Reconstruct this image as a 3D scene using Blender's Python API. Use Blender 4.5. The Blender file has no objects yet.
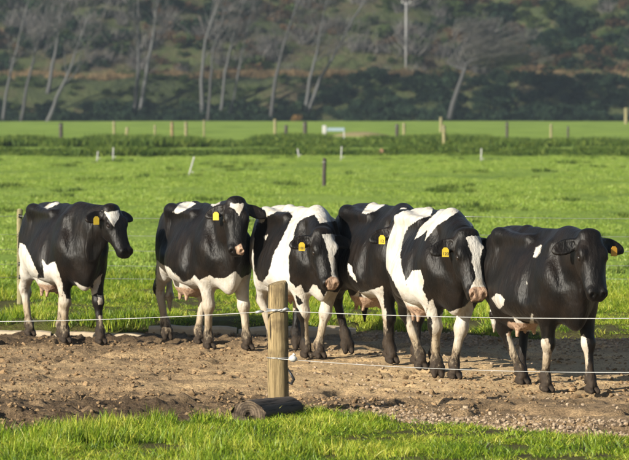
import bpy, math, random
import numpy as np
from mathutils import Vector, Matrix

R = math.radians
random.seed(7)
rng = np.random.default_rng(7)
S = bpy.context.scene
COL = S.collection

# ------------------------------------------------------------------ camera, sky, sun, exposure
F_PX = 4000.0            # focal length in photo pixels (629 wide): a long telephoto lens
CAM_H = 2.45
PITCH = math.atan(130.0 / F_PX)
cd = bpy.data.cameras.new('camera')
cam = bpy.data.objects.new('camera', cd)
COL.objects.link(cam)
cam.location = (0, 0, CAM_H)
cam.rotation_euler = (math.pi / 2 - PITCH, 0, 0)
cd.sensor_width = 36.0
cd.lens = 36.0 * F_PX / 629.0
cd.clip_start = 1.0
cd.clip_end = 3000.0
cd.dof.use_dof = True
cd.dof.focus_distance = 34.0
cd.dof.aperture_fstop = 6.6
S.camera = cam

SUN_EL = R(23.0)
SUN_AZ = (-0.76, -0.65)                     # horizontal direction towards the sun (left, behind the viewer)
w = bpy.data.worlds.new('World'); S.world = w; w.use_nodes = True
nt = w.node_tree
bg = nt.nodes['Background']
sky = nt.nodes.new('ShaderNodeTexSky')
sky.sky_type = 'NISHITA'; sky.sun_disc = False
sky.sun_elevation = SUN_EL
sky.sun_rotation = math.atan2(SUN_AZ[0], SUN_AZ[1]) % (2 * math.pi)
nt.links.new(sky.outputs[0], bg.inputs[0])
bg.inputs[1].default_value = 0.052
sl = bpy.data.lights.new('sun', 'SUN'); sun = bpy.data.objects.new('sun', sl); COL.objects.link(sun)
sl.energy = 5.0; sl.angle = R(0.5); sl.color = (1.0, 0.93, 0.80)
n_ = math.hypot(*SUN_AZ)
sd_ = Vector((SUN_AZ[0] / n_ * math.cos(SUN_EL), SUN_AZ[1] / n_ * math.cos(SUN_EL), math.sin(SUN_EL)))
sun.rotation_euler = (-sd_).to_track_quat('-Z', 'Y').to_euler()
S.view_settings.view_transform = 'Standard'
S.view_settings.look = 'None'
S.view_settings.gamma = 1.0
S.view_settings.exposure = 1.25
S.render.engine = 'CYCLES'
S.cycles.max_bounces = 6
S.cycles.diffuse_bounces = 3
S.cycles.use_denoising = True

# ------------------------------------------------------------------ helpers
_f = Vector((0, math.cos(PITCH), -math.sin(PITCH))); _u = Vector((0, math.sin(PITCH), math.cos(PITCH)))
def ray(px, py):
    return _f + Vector((1, 0, 0)) * ((px - 314.5) / F_PX) + _u * ((230.0 - py) / F_PX)
def at(px, py, z=0.0):
    """the point of the level z seen at a photo position"""
    d = ray(px, py); t = (z - CAM_H) / d.z
    return Vector((0, 0, CAM_H)) + d * t
def at_y(px, py, Y):
    """the point of the upright plane y = Y seen at a photo position"""
    d = ray(px, py); return Vector((0, 0, CAM_H)) + d * (Y / d.y)

def mesh_obj(name, verts, faces, mat=None, parent=None, smooth=False, kind=None):
    me = bpy.data.meshes.new(name)
    verts = np.asarray(verts, dtype=np.float32)
    if isinstance(faces, np.ndarray):
        n, k = faces.shape
        me.vertices.add(len(verts)); me.vertices.foreach_set('co', verts.ravel())
        me.loops.add(n * k); me.loops.foreach_set('vertex_index', faces.astype(np.int32).ravel())
        me.polygons.add(n)
        me.polygons.foreach_set('loop_start', np.arange(0, n * k, k, dtype=np.int32))
        me.update(calc_edges=True)
    else:
        me.from_pydata([tuple(map(float, v)) for v in verts], [], faces)
        me.update()
    if smooth:
        me.polygons.foreach_set('use_smooth', np.ones(len(me.polygons), dtype=bool))
    if mat is not None:
        me.materials.append(mat)
    o = bpy.data.objects.new(name, me); COL.objects.link(o)
    if parent is not None: o.parent = parent
    if kind: o['kind'] = kind
    return o

def tag(o, label=None, cat=None, group=None, kind=None):
    if label: o['label'] = label
    if cat: o['category'] = cat
    if group: o['group'] = group
    if kind: o['kind'] = kind
    return o

def empty(name, loc=(0, 0, 0), rz=0.0):
    o = bpy.data.objects.new(name, None); COL.objects.link(o)
    o.location = loc; o.rotation_euler = (0, 0, rz); o.empty_display_size = 0.2
    return o

def tube(pts, radii, seg=10, cap=True, wob=0.0, rnd=random):
    """tapered tube along a polyline -> verts, faces"""
    pts = [Vector(p) for p in pts]; V = []; Fc = []
    up = Vector((0.13, 0.31, 0.94))
    for i, p in enumerate(pts):
        a = pts[max(i - 1, 0)]; b = pts[min(i + 1, len(pts) - 1)]
        d = (b - a).normalized()
        x = d.cross(up)
        if x.length < 1e-3: x = d.cross(Vector((1, 0, 0)))
        x.normalize(); y = d.cross(x)
        for k in range(seg):
            t = 2 * math.pi * k / seg; r = radii[i] * (1 + wob * rnd.uniform(-1, 1))
            V.append(p + x * (r * math.cos(t)) + y * (r * math.sin(t)))
    for i in range(len(pts) - 1):
        for k in range(seg):
            k2 = (k + 1) % seg
            Fc.append((i * seg + k, i * seg + k2, (i + 1) * seg + k2, (i + 1) * seg + k))
    if cap:
        Fc.append(tuple(range(seg))[::-1]); Fc.append(tuple((len(pts) - 1) * seg + k for k in range(seg)))
    return V, Fc

def join(parts):
    V = []; Fc = []
    for v, f in parts:
        o = len(V); V += list(v); Fc += [tuple(i + o for i in q) for q in f]
    return V, Fc

def box(c, s, bev=0.0):
    """a box with chamfered vertical and top edges"""
    cx, cy, cz = c; a, b, h = s[0] / 2, s[1] / 2, s[2] / 2
    e = bev
    prof = [(a, b, -h, 0), (a, b, h - e, 0), (a - e, b - e, h, 1)] if e else [(a, b, -h, 0), (a, b, h, 0)]
    V = []; Fc = []
    for (x, y, z, _) in prof:
        c_ = min(e, x * .5, y * .5) if e else 0
        ring = [(x, -y + c_), (x, y - c_), (x - c_, y), (-x + c_, y), (-x, y - c_), (-x, -y + c_), (-x + c_, -y), (x - c_, -y)] if e else [(x, -y), (x, y), (-x, y), (-x, -y)]
        V += [(cx + p, cy + q, cz + z) for p, q in ring]
    m = 8 if e else 4
    for i in range(len(prof) - 1):
        for k in range(m):
            k2 = (k + 1) % m
            Fc.append((i * m + k, i * m + k2, (i + 1) * m + k2, (i + 1) * m + k))
    Fc.append(tuple(range(m))[::-1]); Fc.append(tuple((len(prof) - 1) * m + k for k in range(m)))
    return V, Fc

# ------------------------------------------------------------------ material helpers
class NB:
    def __init__(s, name):
        s.m = bpy.data.materials.new(name); s.m.use_nodes = True; s.t = s.m.node_tree
        s.b = s.t.nodes['Principled BSDF']
    def n(s, typ, ins=None, **kw):
        x = s.t.nodes.new('ShaderNode' + typ)
        for k, v in kw.items(): setattr(x, k, v)
        for k, v in (ins or {}).items(): s.set(x.inputs[k], v)
        return x
    def set(s, sock, v):
        if isinstance(v, bpy.types.NodeSocket): s.t.links.new(v, sock)
        elif isinstance(v, bpy.types.Node): s.t.links.new(v.outputs[0], sock)
        else: sock.default_value = v
    def bs(s, **kw):
        for k, v in kw.items(): s.set(s.b.inputs[k.replace('_', ' ')], v)
    def noise(s, vec, scale, detail=4, rough=.55, typ=None):
        return s.n('TexNoise', {'Vector': vec, 'Scale': scale, 'Detail': detail, 'Roughness': rough}).outputs[0]
    def ramp(s, fac, stops, interp='LINEAR'):
        r = s.n('ValToRGB', {'Fac': fac}); cr = r.color_ramp; cr.interpolation = interp
        while len(cr.elements) < len(stops): cr.elements.new(.5)
        for e, (p, c) in zip(cr.elements, stops):
            e.position = p; e.color = tuple(c) + (1,) if len(c) == 3 else c
        return r.outputs[0]
    def mix(s, fac, a, b, blend='MIX'):
        x = s.n('MixRGB', blend_type=blend)
        for i, v in zip((0, 1, 2), (fac, a, b)):
            if isinstance(v, tuple) and len(v) == 3: v = v + (1,)
            s.set(x.inputs[i], v)
        return x.outputs[0]
    def math(s, op, a, b=None, clamp=False):
        x = s.n('Math', operation=op, use_clamp=clamp); s.set(x.inputs[0], a)
        if b is not None: s.set(x.inputs[1], b)
        return x.outputs[0]
    def smooth(s, v, lo, hi):
        x = s.n('MapRange', interpolation_type='SMOOTHSTEP', clamp=True)
        s.set(x.inputs[0], v); x.inputs[1].default_value = lo; x.inputs[2].default_value = hi
        return x.outputs[0]
    def attr(s, name, out='Fac'):
        return s.n('Attribute', attribute_name=name).outputs[out]
    def bump(s, h, strength=.3, dist=.01):
        x = s.n('Bump', {'Height': h, 'Strength': strength, 'Distance': dist}); s.set(s.b.inputs['Normal'], x.outputs[0])
    def scaled(s, vec, sc):
        return s.n('Mapping', {'Vector': vec, 'Scale': sc}).outputs[0]
# ------------------------------------------------------------------ cow materials
def mat_hide():
    m = NB('cow_hide'); g = m.n('TexCoord').outputs['Object']
    sd = m.attr('white'); mud = m.attr('mud'); pink = m.attr('pink'); up = m.attr('height')
    n1 = m.noise(g, 26, 3); n2 = m.noise(g, 150, 2)
    e = m.math('ADD', sd, m.math('MULTIPLY', m.math('SUBTRACT', n1, .5), .030))
    e = m.math('ADD', e, m.math('MULTIPLY', m.math('SUBTRACT', n2, .5), .014))
    wf = m.smooth(e, -.0035, .0035)
    big = m.noise(g, 5, 4)
    black = m.mix(m.smooth(big, .35, .75), (.0028, .0023, .0019), (.0088, .0056, .0037))
    dust = m.math('MULTIPLY', m.smooth(m.noise(m.scaled(g, (1, 1, .5)), 8, 5, .7), .48, .75), m.smooth(up, 1.15, .6))
    black = m.mix(m.math('MULTIPLY', dust, .5), black, (.024, .017, .011))
    white = m.mix(m.smooth(m.noise(g, 9, 4), .40, .78), (.43, .41, .37), (.34, .295, .23))
    # stained legs and belly: brown dirt over the hair, caked mud round the feet
    white = m.mix(m.smooth(m.math('ADD', up, m.math('MULTIPLY', m.math('SUBTRACT', big, .5), .45)), .58, .22), white, (.27, .215, .145))
    stain = m.math('MULTIPLY', m.smooth(m.noise(m.scaled(g, (1, 1, .6)), 13, 5, .7), .52, .70), m.smooth(up, .72, .38))
    white = m.mix(stain, white, (.15, .10, .058))
    c = m.mix(wf, black, white)
    pn = m.smooth(m.math('ADD', pink, m.math('MULTIPLY', m.math('SUBTRACT', n1, .5), .5)), .35, .6)
    c = m.mix(pn, c, m.mix(m.smooth(m.noise(g, 40, 2), .52, .62), (.33, .225, .155), (.20, .125, .085)))
    splash = m.smooth(m.math('ADD', mud, m.math('MULTIPLY', m.math('SUBTRACT', m.noise(m.scaled(g, (1, 1, .45)), 30, 5, .7), .5), 1.7)), .32, .86)
    mudc = m.mix(m.noise(g, 35, 3), (.008, .006, .0045), (.042, .028, .017))
    c = m.mix(splash, c, mudc)
    hair = m.noise(m.scaled(g, (45, 45, 14)), 6.0, 3)
    c = m.mix(.22, c, m.mix(hair, (.35, .35, .35), (1, 1, 1)), 'MULTIPLY')
    rough = m.math('ADD', m.math('MULTIPLY', hair, .20), .40)
    rough = m.math('ADD', rough, m.math('MULTIPLY', splash, .25))
    gl = m.smooth(m.noise(m.scaled(g, (6, 6, 2)), 1.0, 3), .35, .70)
    rough = m.math('SUBTRACT', rough, m.math('MULTIPLY', gl, .03))
    m.bs(Base_Color=c, Roughness=rough, Specular_IOR_Level=.19, Sheen_Weight=.012, Sheen_Roughness=.4)
    fold = m.noise(m.scaled(g, (11, 11, 3.2)), 1.0, 4, .6); lump = m.noise(g, 5.5, 3)
    h = m.math('ADD', m.math('ADD', m.math('MULTIPLY', fold, 2.4), m.math('MULTIPLY', lump, 1.4)), m.math('ADD', m.math('MULTIPLY', m.noise(m.scaled(g, (1, 1, .5)), 16, 3), .45), m.math('MULTIPLY', m.noise(m.scaled(g, (70, 70, 13)), 1.0, 4, .65), .42)))
    h = m.math('ADD', h, m.math('MULTIPLY', splash, .5))
    m.bump(h, .60, .013)
    return m.m
def plain(name, col, rough=.6, spec=.4, metal=0.0, bump=None):
    m = NB(name); g = m.n('TexCoord').outputs['Object']
    n1 = m.noise(g, 18, 4)
    m.bs(Base_Color=m.mix(n1, tuple(v * .72 for v in col), tuple(min(1, v * 1.2) for v in col)), Roughness=rough, Specular_IOR_Level=spec, Metallic=metal)
    if bump: m.bump(m.noise(g, bump, 4), .4, .005)
    return m.m
def mat_stone(name, dark, lite):
    m = NB(name); g = m.n('TexCoord').outputs['Object']; oi = m.n('ObjectInfo').outputs['Random']
    m.bs(Base_Color=m.mix(m.math('ADD', m.math('MULTIPLY', oi, .75), m.math('MULTIPLY', m.noise(g, 4, 4), .3)), dark, lite), Roughness=.9, Specular_IOR_Level=.19, Sheen_Weight=.012, Sheen_Roughness=.4)
    m.bump(m.noise(g, 5, 4), .4, .05)
    return m.m
# ------------------------------------------------------------------ ground
def vnoise(x, y, seed=0):
    """smooth value noise on arrays"""
    xi = np.floor(x).astype(np.int64); yi = np.floor(y).astype(np.int64); fx = x - xi; fy = y - yi
    fx = fx * fx * (3 - 2 * fx); fy = fy * fy * (3 - 2 * fy)
    def h(a, b):
        n = (a * 374761393 + b * 668265263 + seed * 974634777) & 0x7fffffff
        n = ((n ^ (n >> 13)) * 1274126177) & 0x7fffffff
        return ((n ^ (n >> 16)) & 0xffff) / 65535.0
    return (h(xi, yi) * (1 - fx) + h(xi + 1, yi) * fx) * (1 - fy) + (h(xi, yi + 1) * (1 - fx) + h(xi + 1, yi + 1) * fx) * fy
def fbm(x, y, oct=4, seed=0, gain=.5):
    r = 0; a = 1; t = 0
    for i in range(oct):
        r = r + a * vnoise(x * 2 ** i, y * 2 ** i, seed + i * 7); t += a; a *= gain
    return r / t
def sstep(v, lo, hi):
    t = np.clip((v - lo) / (hi - lo), 0, 1); return t * t * (3 - 2 * t)

# the near edge of the lane, the far edge, the kerb line
_e = [(-200, 452), (0, 443), (60, 437), (140, 430), (230, 425), (285, 417), (330, 417), (400, 427), (500, 436), (629, 443), (830, 450)]
_ep = [at(*p) for p in _e]
NEAR_X = np.array([p.x for p in _ep]); NEAR_Y = np.array([p.y for p in _ep])
def near_edge(x): return np.interp(x, NEAR_X, NEAR_Y) + .35 * (vnoise(x * 1.7, x * 0 + 3.3, 5) - .5) + .18 * (vnoise(x * 6, x * 0 + 1.3, 9) - .5)
KERB_Y = 42.2; KERB_X1 = .45; VERGE_Z = .10; FENCE_Y = 45.9
def far_edge(x):
    return np.where(x < KERB_X1, KERB_Y + .12, np.interp(x, [KERB_X1, 1.0, 1.6, 2.4, 12], [KERB_Y + .1, 41.6, 40.9, 40.3, 40.0])) + .3 * (vnoise(x * 1.5, x * 0 + 8.1, 3) - .5) * (x > KERB_X1)
def lane_h(x, y):
    """relief of the trodden lane"""
    c = sstep(y, 32.5, 34.5) * (1 - sstep(y, 38.5, 41.0))           # smooth middle of the lane
    left = 1 - sstep(x, -1.2, .8)
    rough = .35 + .65 * (1 - c)
    cl = (fbm(x * 5.5, y * 5.5, 4, 1, .65) - .5) * .13 * rough * (.22 + .78 * left)
    cl = cl + (fbm(x * 13, y * 9, 3, 25, .7) - .5) * (.018 + .055 * rough * (.35 + .65 * left))
    pr = fbm(x * 2.6, y * 2.6, 2, 21); pits = -.055 * sstep(pr, .58, .68) * (.4 + .6 * rough)
    rut = (fbm(x * .5, y * 1.6, 3, 31) - .5) * .05
    z = cl + pits + rut
    # loose heap of stones along the far edge on the right
    hp = np.exp(-((y - far_edge(x) + .75) / .55) ** 2) * sstep(x, .2, 1.4) * (.04 + .06 * fbm(x * 1.6, y * 1.6, 3, 41))
    d_n = y - near_edge(x)
    z = z - .035 * sstep(y, 40.9, 41.6) * (1 - sstep(x, .3, .7))
    return z + hp + .03 * np.exp(-(d_n / .5) ** 2)

def grid_mesh(name, xs, ys, zf, mat, kind='structure', keep=None):
    X, Y = np.meshgrid(xs, ys); Z = zf(X, Y)
    V = np.stack([X.ravel(), Y.ravel(), Z.ravel()], 1); nx, ny = len(xs), len(ys)
    i = np.arange(nx * ny).reshape(ny, nx)
    Q = np.stack([i[:-1, :-1].ravel(), i[:-1, 1:].ravel(), i[1:, 1:].ravel(), i[1:, :-1].ravel()], 1)
    if keep is not None:
        k = keep(X, Y).ravel(); Q = Q[k[Q].any(axis=1)]
        used = np.zeros(len(V), bool); used[Q.ravel()] = True
        idx = np.cumsum(used) - 1; V = V[used]; Q = idx[Q]
    return mesh_obj(name, V, Q, mat, None, smooth=True, kind=kind)

def mat_soil():
    m = NB('trodden_soil'); g = m.n('NewGeometry').outputs['Position']
    sx = m.n('SeparateXYZ', {0: g})
    a = m.noise(g, 1.1, 5, .6); b = m.noise(g, 9, 5, .65); c = m.noise(g, 60, 3)
    mid = m.math('MULTIPLY', m.smooth(sx.outputs[1], 32.2, 34.5), m.smooth(sx.outputs[1], 41.5, 38.5))
    lefty = m.smooth(sx.outputs[0], 1.2, -2.2)
    dry = m.math('ADD', m.math('MULTIPLY', mid, .42), m.math('MULTIPLY', m.math('SUBTRACT', 1.0, lefty), .30))
    dry = m.math('ADD', dry, m.math('MULTIPLY', m.math('SUBTRACT', a, .5), 1.3))
    dry = m.math('ADD', dry, m.math('MULTIPLY', m.math('SUBTRACT', b, .5), .7), clamp=True)
    col = m.ramp(dry, [(0.0, (.085, .058, .034)), (.35, (.235, .163, .092)), (.7, (.44, .312, .168)), (1, (.54, .390, .220))])
    col = m.mix(.6, col, m.mix(m.smooth(c, .32, .62), (.35, .34, .33), (1.2, 1.18, 1.15)), 'MULTIPLY')
    m.bs(Base_Color=col, Roughness=.92, Specular_IOR_Level=.15)
    m.bump(m.math('ADD', m.noise(g, 28, 6, .7), m.math('MULTIPLY', c, .4)), .9, .03)
    return m.m
def mat_turf():
    m = NB('turf'); g = m.n('NewGeometry').outputs['Position']
    a = m.noise(m.scaled(g, (.22, .10, 1)), 1.0, 6, .6); b = m.noise(g, 3.0, 6, .7)
    f = m.math('ADD', m.math('MULTIPLY', a, .6), m.math('MULTIPLY', b, .4))
    col = m.ramp(f, [(.36, (.064, .108, .014)), (.48, (.141, .208, .030)), (.62, (.190, .262, .046)), (.8, (.235, .29, .07))])
    m.bs(Base_Color=col, Roughness=.9, Specular_IOR_Level=.1)
    m.bump(m.noise(g, 7, 5, .7), .8, .06)
    return m.m
def mat_blade(name, c0, c1, c2, trans=.35, rough=.45, spec=.3):
    m = NB(name)
    oi = m.n('ObjectInfo').outputs['Random']; bl = m.attr('tone'); g = m.n('NewGeometry').outputs['Position']
    pn = m.noise(g, .9, 4, .6)
    f = m.math('ADD', m.math('MULTIPLY', bl, .45), m.math('ADD', m.math('MULTIPLY', oi, .32), m.math('MULTIPLY', m.math('SUBTRACT', pn, .5), .9)))
    f = m.math('ADD', f, .17)
    col = m.ramp(f, [(.25, c0), (.55, c1), (.9, c2)])
    m.bs(Base_Color=col, Roughness=rough, Specular_IOR_Level=spec)
    tr = m.n('BsdfTranslucent', {'Color': col}); mx = m.n('MixShader', {0: trans})
    m.t.links.new(m.b.outputs[0], mx.inputs[1]); m.t.links.new(tr.outputs[0], mx.inputs[2])
    m.t.links.new(mx.outputs[0], m.t.nodes['Material Output'].inputs[0])
    return m.m

M_SOIL = mat_soil(); M_TURF = mat_turf()
def mat_sward():
    m = NB('sward_soil'); g = m.n('NewGeometry').outputs['Position']; a = m.noise(g, 2.2, 5, .65); b = m.noise(g, 14, 5, .7)
    m.bs(Base_Color=m.ramp(m.math('ADD', m.math('MULTIPLY', a, .5), m.math('MULTIPLY', b, .5)), [(.38, (.050, .038, .022)), (.52, (.060, .058, .016)), (.68, (.075, .095, .016))]), Roughness=.95, Specular_IOR_Level=.1)
    m.bump(b, .9, .05); return m.m
M_SWARD = mat_sward()
def near_z(x, y): return lane_h(x, y)
grid_mesh('lane', np.arange(-8.2, 8.21, .025), np.arange(28.6, 42.6, .045), lane_h, M_SOIL)
grid_mesh('near_verge', np.arange(-9, 9.01, .1), np.arange(20.0, 36.0, .1),
          lambda x, y: .02 + .05 * fbm(x * .9, y * .9, 3, 51) - .22 * sstep(y, near_edge(x) - .15, near_edge(x) + .5), M_SWARD,
          keep=lambda x, y: y < near_edge(x) + .6)
def verge_z(x, y):
    e = far_edge(x)
    return -.12 + (VERGE_Z + .12) * sstep(y, e - .2, e + .35 + .5 * (x > KERB_X1)) + .06 * (fbm(x * .7, y * .7, 3, 61) - .5) * sstep(y, e, e + 1)
grid_mesh('verge', np.arange(-12, 12.01, .1), np.arange(39.4, 50.01, .1), verge_z, M_SWARD, keep=lambda x, y: y > far_edge(x) - .3)
def pasture_z(x, y): return VERGE_Z + .06 * (fbm(x * .7, y * .7, 3, 61) - .5) * (1 - sstep(y, 50, 60)) + .10 * (fbm(x * .12, y * .05, 3, 71) - .5) * sstep(y, 52, 70)
def wide(x0, x1, n): return np.linspace(x0, x1, n)
grid_mesh('pasture', np.unique(np.concatenate([wide(-260, -14, 60), np.arange(-14, 14.1, .35), wide(14, 260, 60)])),
          np.unique(np.concatenate([np.arange(50.0, 70, .5), np.geomspace(70, 452, 110)])), pasture_z, M_TURF)
# ground beside and behind what the lens takes in, so that the place goes on
grid_mesh('ground', np.linspace(-260, 260, 40), np.linspace(-60, 460, 40), lambda x, y: -.40 + 0 * x, M_TURF)

# ------------------------------------------------------------------ scatter (one object each, geometry nodes)
def proto_collection(name, meshes):
    c = bpy.data.collections.new(name)
    for i, me in enumerate(meshes):
        o = bpy.data.objects.new('%s_%02d' % (name, i), me); c.objects.link(o)
    return c
def scatter(name, P, rot, scl, protos, rnd, kind='stuff'):
    n = len(P)
    me = bpy.data.meshes.new(name); me.vertices.add(n)
    me.vertices.foreach_set('co', np.asarray(P, np.float32).ravel())
    for nm, v in (('rot', rot), ('scl', scl)):
        a = me.attributes.new(nm, 'FLOAT_VECTOR', 'POINT'); a.data.foreach_set('vector', np.asarray(v, np.float32).ravel())
    a = me.attributes.new('pick', 'INT', 'POINT'); a.data.foreach_set('value', rnd.integers(0, len(protos.objects), n).astype(np.int32))
    o = bpy.data.objects.new(name, me); COL.objects.link(o); o['kind'] = kind
    t = bpy.data.node_groups.new(name, 'GeometryNodeTree')
    t.interface.new_socket('Geometry', in_out='INPUT', socket_type='NodeSocketGeometry')
    t.interface.new_socket('Geometry', in_out='OUTPUT', socket_type='NodeSocketGeometry')
    gi = t.nodes.new('NodeGroupInput'); go = t.nodes.new('NodeGroupOutput')
    ci = t.nodes.new('GeometryNodeCollectionInfo'); ci.inputs['Collection'].default_value = protos
    ci.inputs['Separate Children'].default_value = True; ci.inputs['Reset Children'].default_value = True
    ip = t.nodes.new('GeometryNodeInstanceOnPoints'); ip.inputs['Pick Instance'].default_value = True
    def at_(nm, ty):
        x = t.nodes.new('GeometryNodeInputNamedAttribute'); x.data_type = ty; x.inputs['Name'].default_value = nm; return x
    L = t.links.new
    L(gi.outputs[0], ip.inputs['Points']); L(ci.outputs[0], ip.inputs['Instance'])
    L(at_('pick', 'INT').outputs[0], ip.inputs['Instance Index'])
    e2r = t.nodes.new('FunctionNodeEulerToRotation'); L(at_('rot', 'FLOAT_VECTOR').outputs[0], e2r.inputs[0]); L(e2r.outputs[0], ip.inputs['Rotation'])
    L(at_('scl', 'FLOAT_VECTOR').outputs[0], ip.inputs['Scale']); L(ip.outputs[0], go.inputs[0])
    md = o.modifiers.new('scatter', 'NODES'); md.node_group = t
    return o

def grass_tuft(n, rad, h, wid, mat, rnd, lean=.5, seg=3):
    V = []; Fc = []; T = []
    for i in range(n):
        a = rnd.uniform(0, 2 * math.pi); r = rad * math.sqrt(rnd.uniform(0, 1))
        x, y = r * math.cos(a), r * math.sin(a)
        hh = h * rnd.uniform(.45, 1.1); la = rnd.uniform(0, 2 * math.pi); le = hh * lean * rnd.uniform(.2, 1.2)
        fa = rnd.uniform(0, math.pi); wx, wy = math.cos(fa) * wid * rnd.uniform(.7, 1.3), math.sin(fa) * wid
        tone = rnd.uniform(0, 1); o = len(V)
        for k in range(seg):
            t = k / seg; q = t ** 1.8
            c = (x + math.cos(la) * le * q, y + math.sin(la) * le * q, hh * t * (1 - .18 * q) - .01); s = 1 - .55 * t
            V += [(c[0] - wx * s, c[1] - wy * s, c[2]), (c[0] + wx * s, c[1] + wy * s, c[2])]; T += [tone, tone]
        V.append((x + math.cos(la) * le, y + math.sin(la) * le, hh * .82)); T.append(tone)
        for k in range(seg - 1): Fc.append((o + 2 * k, o + 2 * k + 1, o + 2 * k + 3, o + 2 * k + 2))
        Fc.append((o + 2 * seg - 2, o + 2 * seg - 1, o + 2 * seg))
    me = bpy.data.meshes.new('tuft'); me.from_pydata(V, [], Fc); me.update()
    at_ = me.attributes.new('tone', 'FLOAT', 'POINT'); at_.data.foreach_set('value', np.array(T, np.float32)); me.materials.append(mat)
    return me
def rock_mesh(mat, rnd, sub=2, rough=.35, flat=.65):
    bm_ = bpy.data.meshes.new('stone'); import bmesh
    b = bmesh.new(); bmesh.ops.create_icosphere(b, subdivisions=sub, radius=1)
    dirs = [Vector((rnd.uniform(-1, 1), rnd.uniform(-1, 1), rnd.uniform(-1, 1))).normalized() for _ in range(9)]
    amp = [rnd.uniform(.55, .95) for _ in dirs]
    for v in b.verts:
        p = v.co.copy(); m = 1.0
        for d, a in zip(dirs, amp):
            q = p.dot(d)
            if q > a: p -= d * (q - a)
        p *= 1 + rough * .3 * rnd.uniform(-1, 1); p.z *= flat; v.co = p
    b.to_mesh(bm_); b.free(); bm_.materials.append(mat); return bm_

def rots(n, tilt=.12): return np.stack([rng.normal(0, tilt, n), rng.normal(0, tilt, n), rng.uniform(0, 2 * math.pi, n)], 1)
def iso(s): return np.stack([s, s, s], 1)

rr = random.Random(11)
M_BL1 = mat_blade('grass_blade', (.034, .080, .004), (.175, .265, .011), (.46, .44, .065))
M_BL2 = mat_blade('pasture_blade', (.100, .166, .018), (.194, .286, .036), (.31, .36, .085))
M_BL3 = mat_blade('rush_blade', (.020, .042, .005), (.052, .090, .011), (.14, .18, .03), .25, .6, .15)
M_DRY = mat_blade('dry_blade', (.075, .055, .030), (.15, .105, .055), (.24, .18, .10), .2, .8, .05)
G_LUSH = proto_collection('lush', [grass_tuft(60, .11, .125, .0031, M_BL1, rr, .6) for _ in range(8)])
G_SHORT = proto_collection('short', [grass_tuft(40, .12, .07, .0042, M_BL1, rr, .7) for _ in range(6)])
G_FIELD = proto_collection('field', [grass_tuft(44, .24, .075, .0065, M_BL2, rr, .9, 2) for _ in range(6)])
G_RUSH = proto_collection('rush', [grass_tuft(50, .40, .45, .020, M_BL3, rr, .45, 2) for _ in range(5)])

# foreground turf
n = 15000; X = rng.uniform(-7.5, 7.5, n); Y = rng.uniform(25.0, 36, n)
d = near_edge(X) - Y
cl = fbm(X * 1.1, Y * 1.1, 3, 81); lf = 1 - sstep(X, -.6, .9)
bare = sstep(fbm(X * .8 + 5, Y * .8, 3, 86), .60, .70)
ok = (d > -.05) & (rng.uniform(0, 1, n) > bare * .45) & (rng.uniform(0, 1, n) < .22 + 1.1 * sstep(fbm(X * 3.1, Y * 3.1, 2, 88), .36, .56)) & (rng.uniform(0, 1, n) < .35 + .65 * sstep(d, -.05, .35))
X, Y, d, cl, lf = X[ok], Y[ok], d[ok], cl[ok], lf[ok]
c2 = fbm(X * 2.6, Y * 2.6, 2, 87); tall = np.clip(.22 + .24 * lf + 1.2 * (cl - .5) + 2.2 * np.maximum(c2 - .52, 0) * (.5 + lf), .24, 1.7)
Z = .02 + .05 * fbm(X * .9, Y * .9, 3, 51) - .22 * sstep(Y, near_edge(X) - .15, near_edge(X) + .5)
tall = tall * (1 - .35 * (sstep(X, -.72, -.60) * (1 - sstep(X, -.12, -.02)) * sstep(Y, 28.6, 29.2) * (1 - sstep(Y, 30.6, 31.0))))
Z = np.maximum(Z, lane_h(X, Y) * (d < .1) - .5 * (d >= .1)) - .005
scatter('near_grass', np.stack([X, Y, Z], 1), rots(len(X)), np.stack([rng.uniform(.8, 1.2, len(X))] * 2 + [tall * rng.uniform(.7, 1.25, len(X))], 1), G_LUSH, rng)

# verge beyond the lane
n = 15000; X = rng.uniform(-9, 9, n); Y = rng.uniform(39.8, 53, n)
d = Y - far_edge(X); cl = fbm(X * .9, Y * .55, 3, 91)
ok = (d > .10) & (rng.uniform(0, 1, n) < .16 + .95 * sstep(fbm(X * 2.0, Y * 1.2, 3, 92), .38, .58)); X, Y, d, cl = X[ok], Y[ok], d[ok], cl[ok]
hgt = np.clip(.60 + 2.6 * (cl - .46) + 2.0 * np.maximum(fbm(X * 2.0, Y * 1.2, 3, 92) - .5, 0), .3, 2.0) * (1 - .35 * sstep(Y, 47.5, 52))
scatter('verge_grass', np.stack([X, Y, verge_z(X, Y) - .01], 1), rots(len(X)), np.stack([rng.uniform(.9, 1.4, len(X))] * 2 + [hgt * rng.uniform(.7, 1.3, len(X))], 1), G_LUSH, rng)

# pasture
n = 46000; Y = 50 + 125 * rng.uniform(0, 1, n) ** 1.15; X = rng.uniform(-1, 1, n) * (.092 * Y + 4)
cl = fbm(X * .6, Y * .22, 4, 95); ok = rng.uniform(0, 1, n) < .18 + 1.1 * sstep(cl, .38, .62); X, Y, cl = X[ok], Y[ok], cl[ok]
scatter('pasture_grass', np.stack([X, Y, pasture_z(X, Y)], 1), rots(len(X)), np.stack([rng.uniform(.8, 1.5, len(X))] * 2 + [np.clip(.55 + 1.8 * (cl - .45), .3, 1.5)], 1), G_FIELD, rng)

# rank patches the herd has left uneaten
nc = 75; cy = 52 + 118 * rng.uniform(0, 1, nc) ** 1.1; cx = rng.uniform(-1, 1, nc) * (.09 * cy + 3); k = rng.integers(4, 14, nc)
X = np.repeat(cx, k) + rng.normal(0, .38, k.sum()); Y = np.repeat(cy, k) + rng.normal(0, .8, k.sum())
scatter('rank_tufts', np.stack([X, Y, pasture_z(X, Y)], 1), rots(len(X)), iso(np.clip(rng.normal(.30, .09, len(X)), .15, .5)), G_RUSH, rng)

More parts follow.
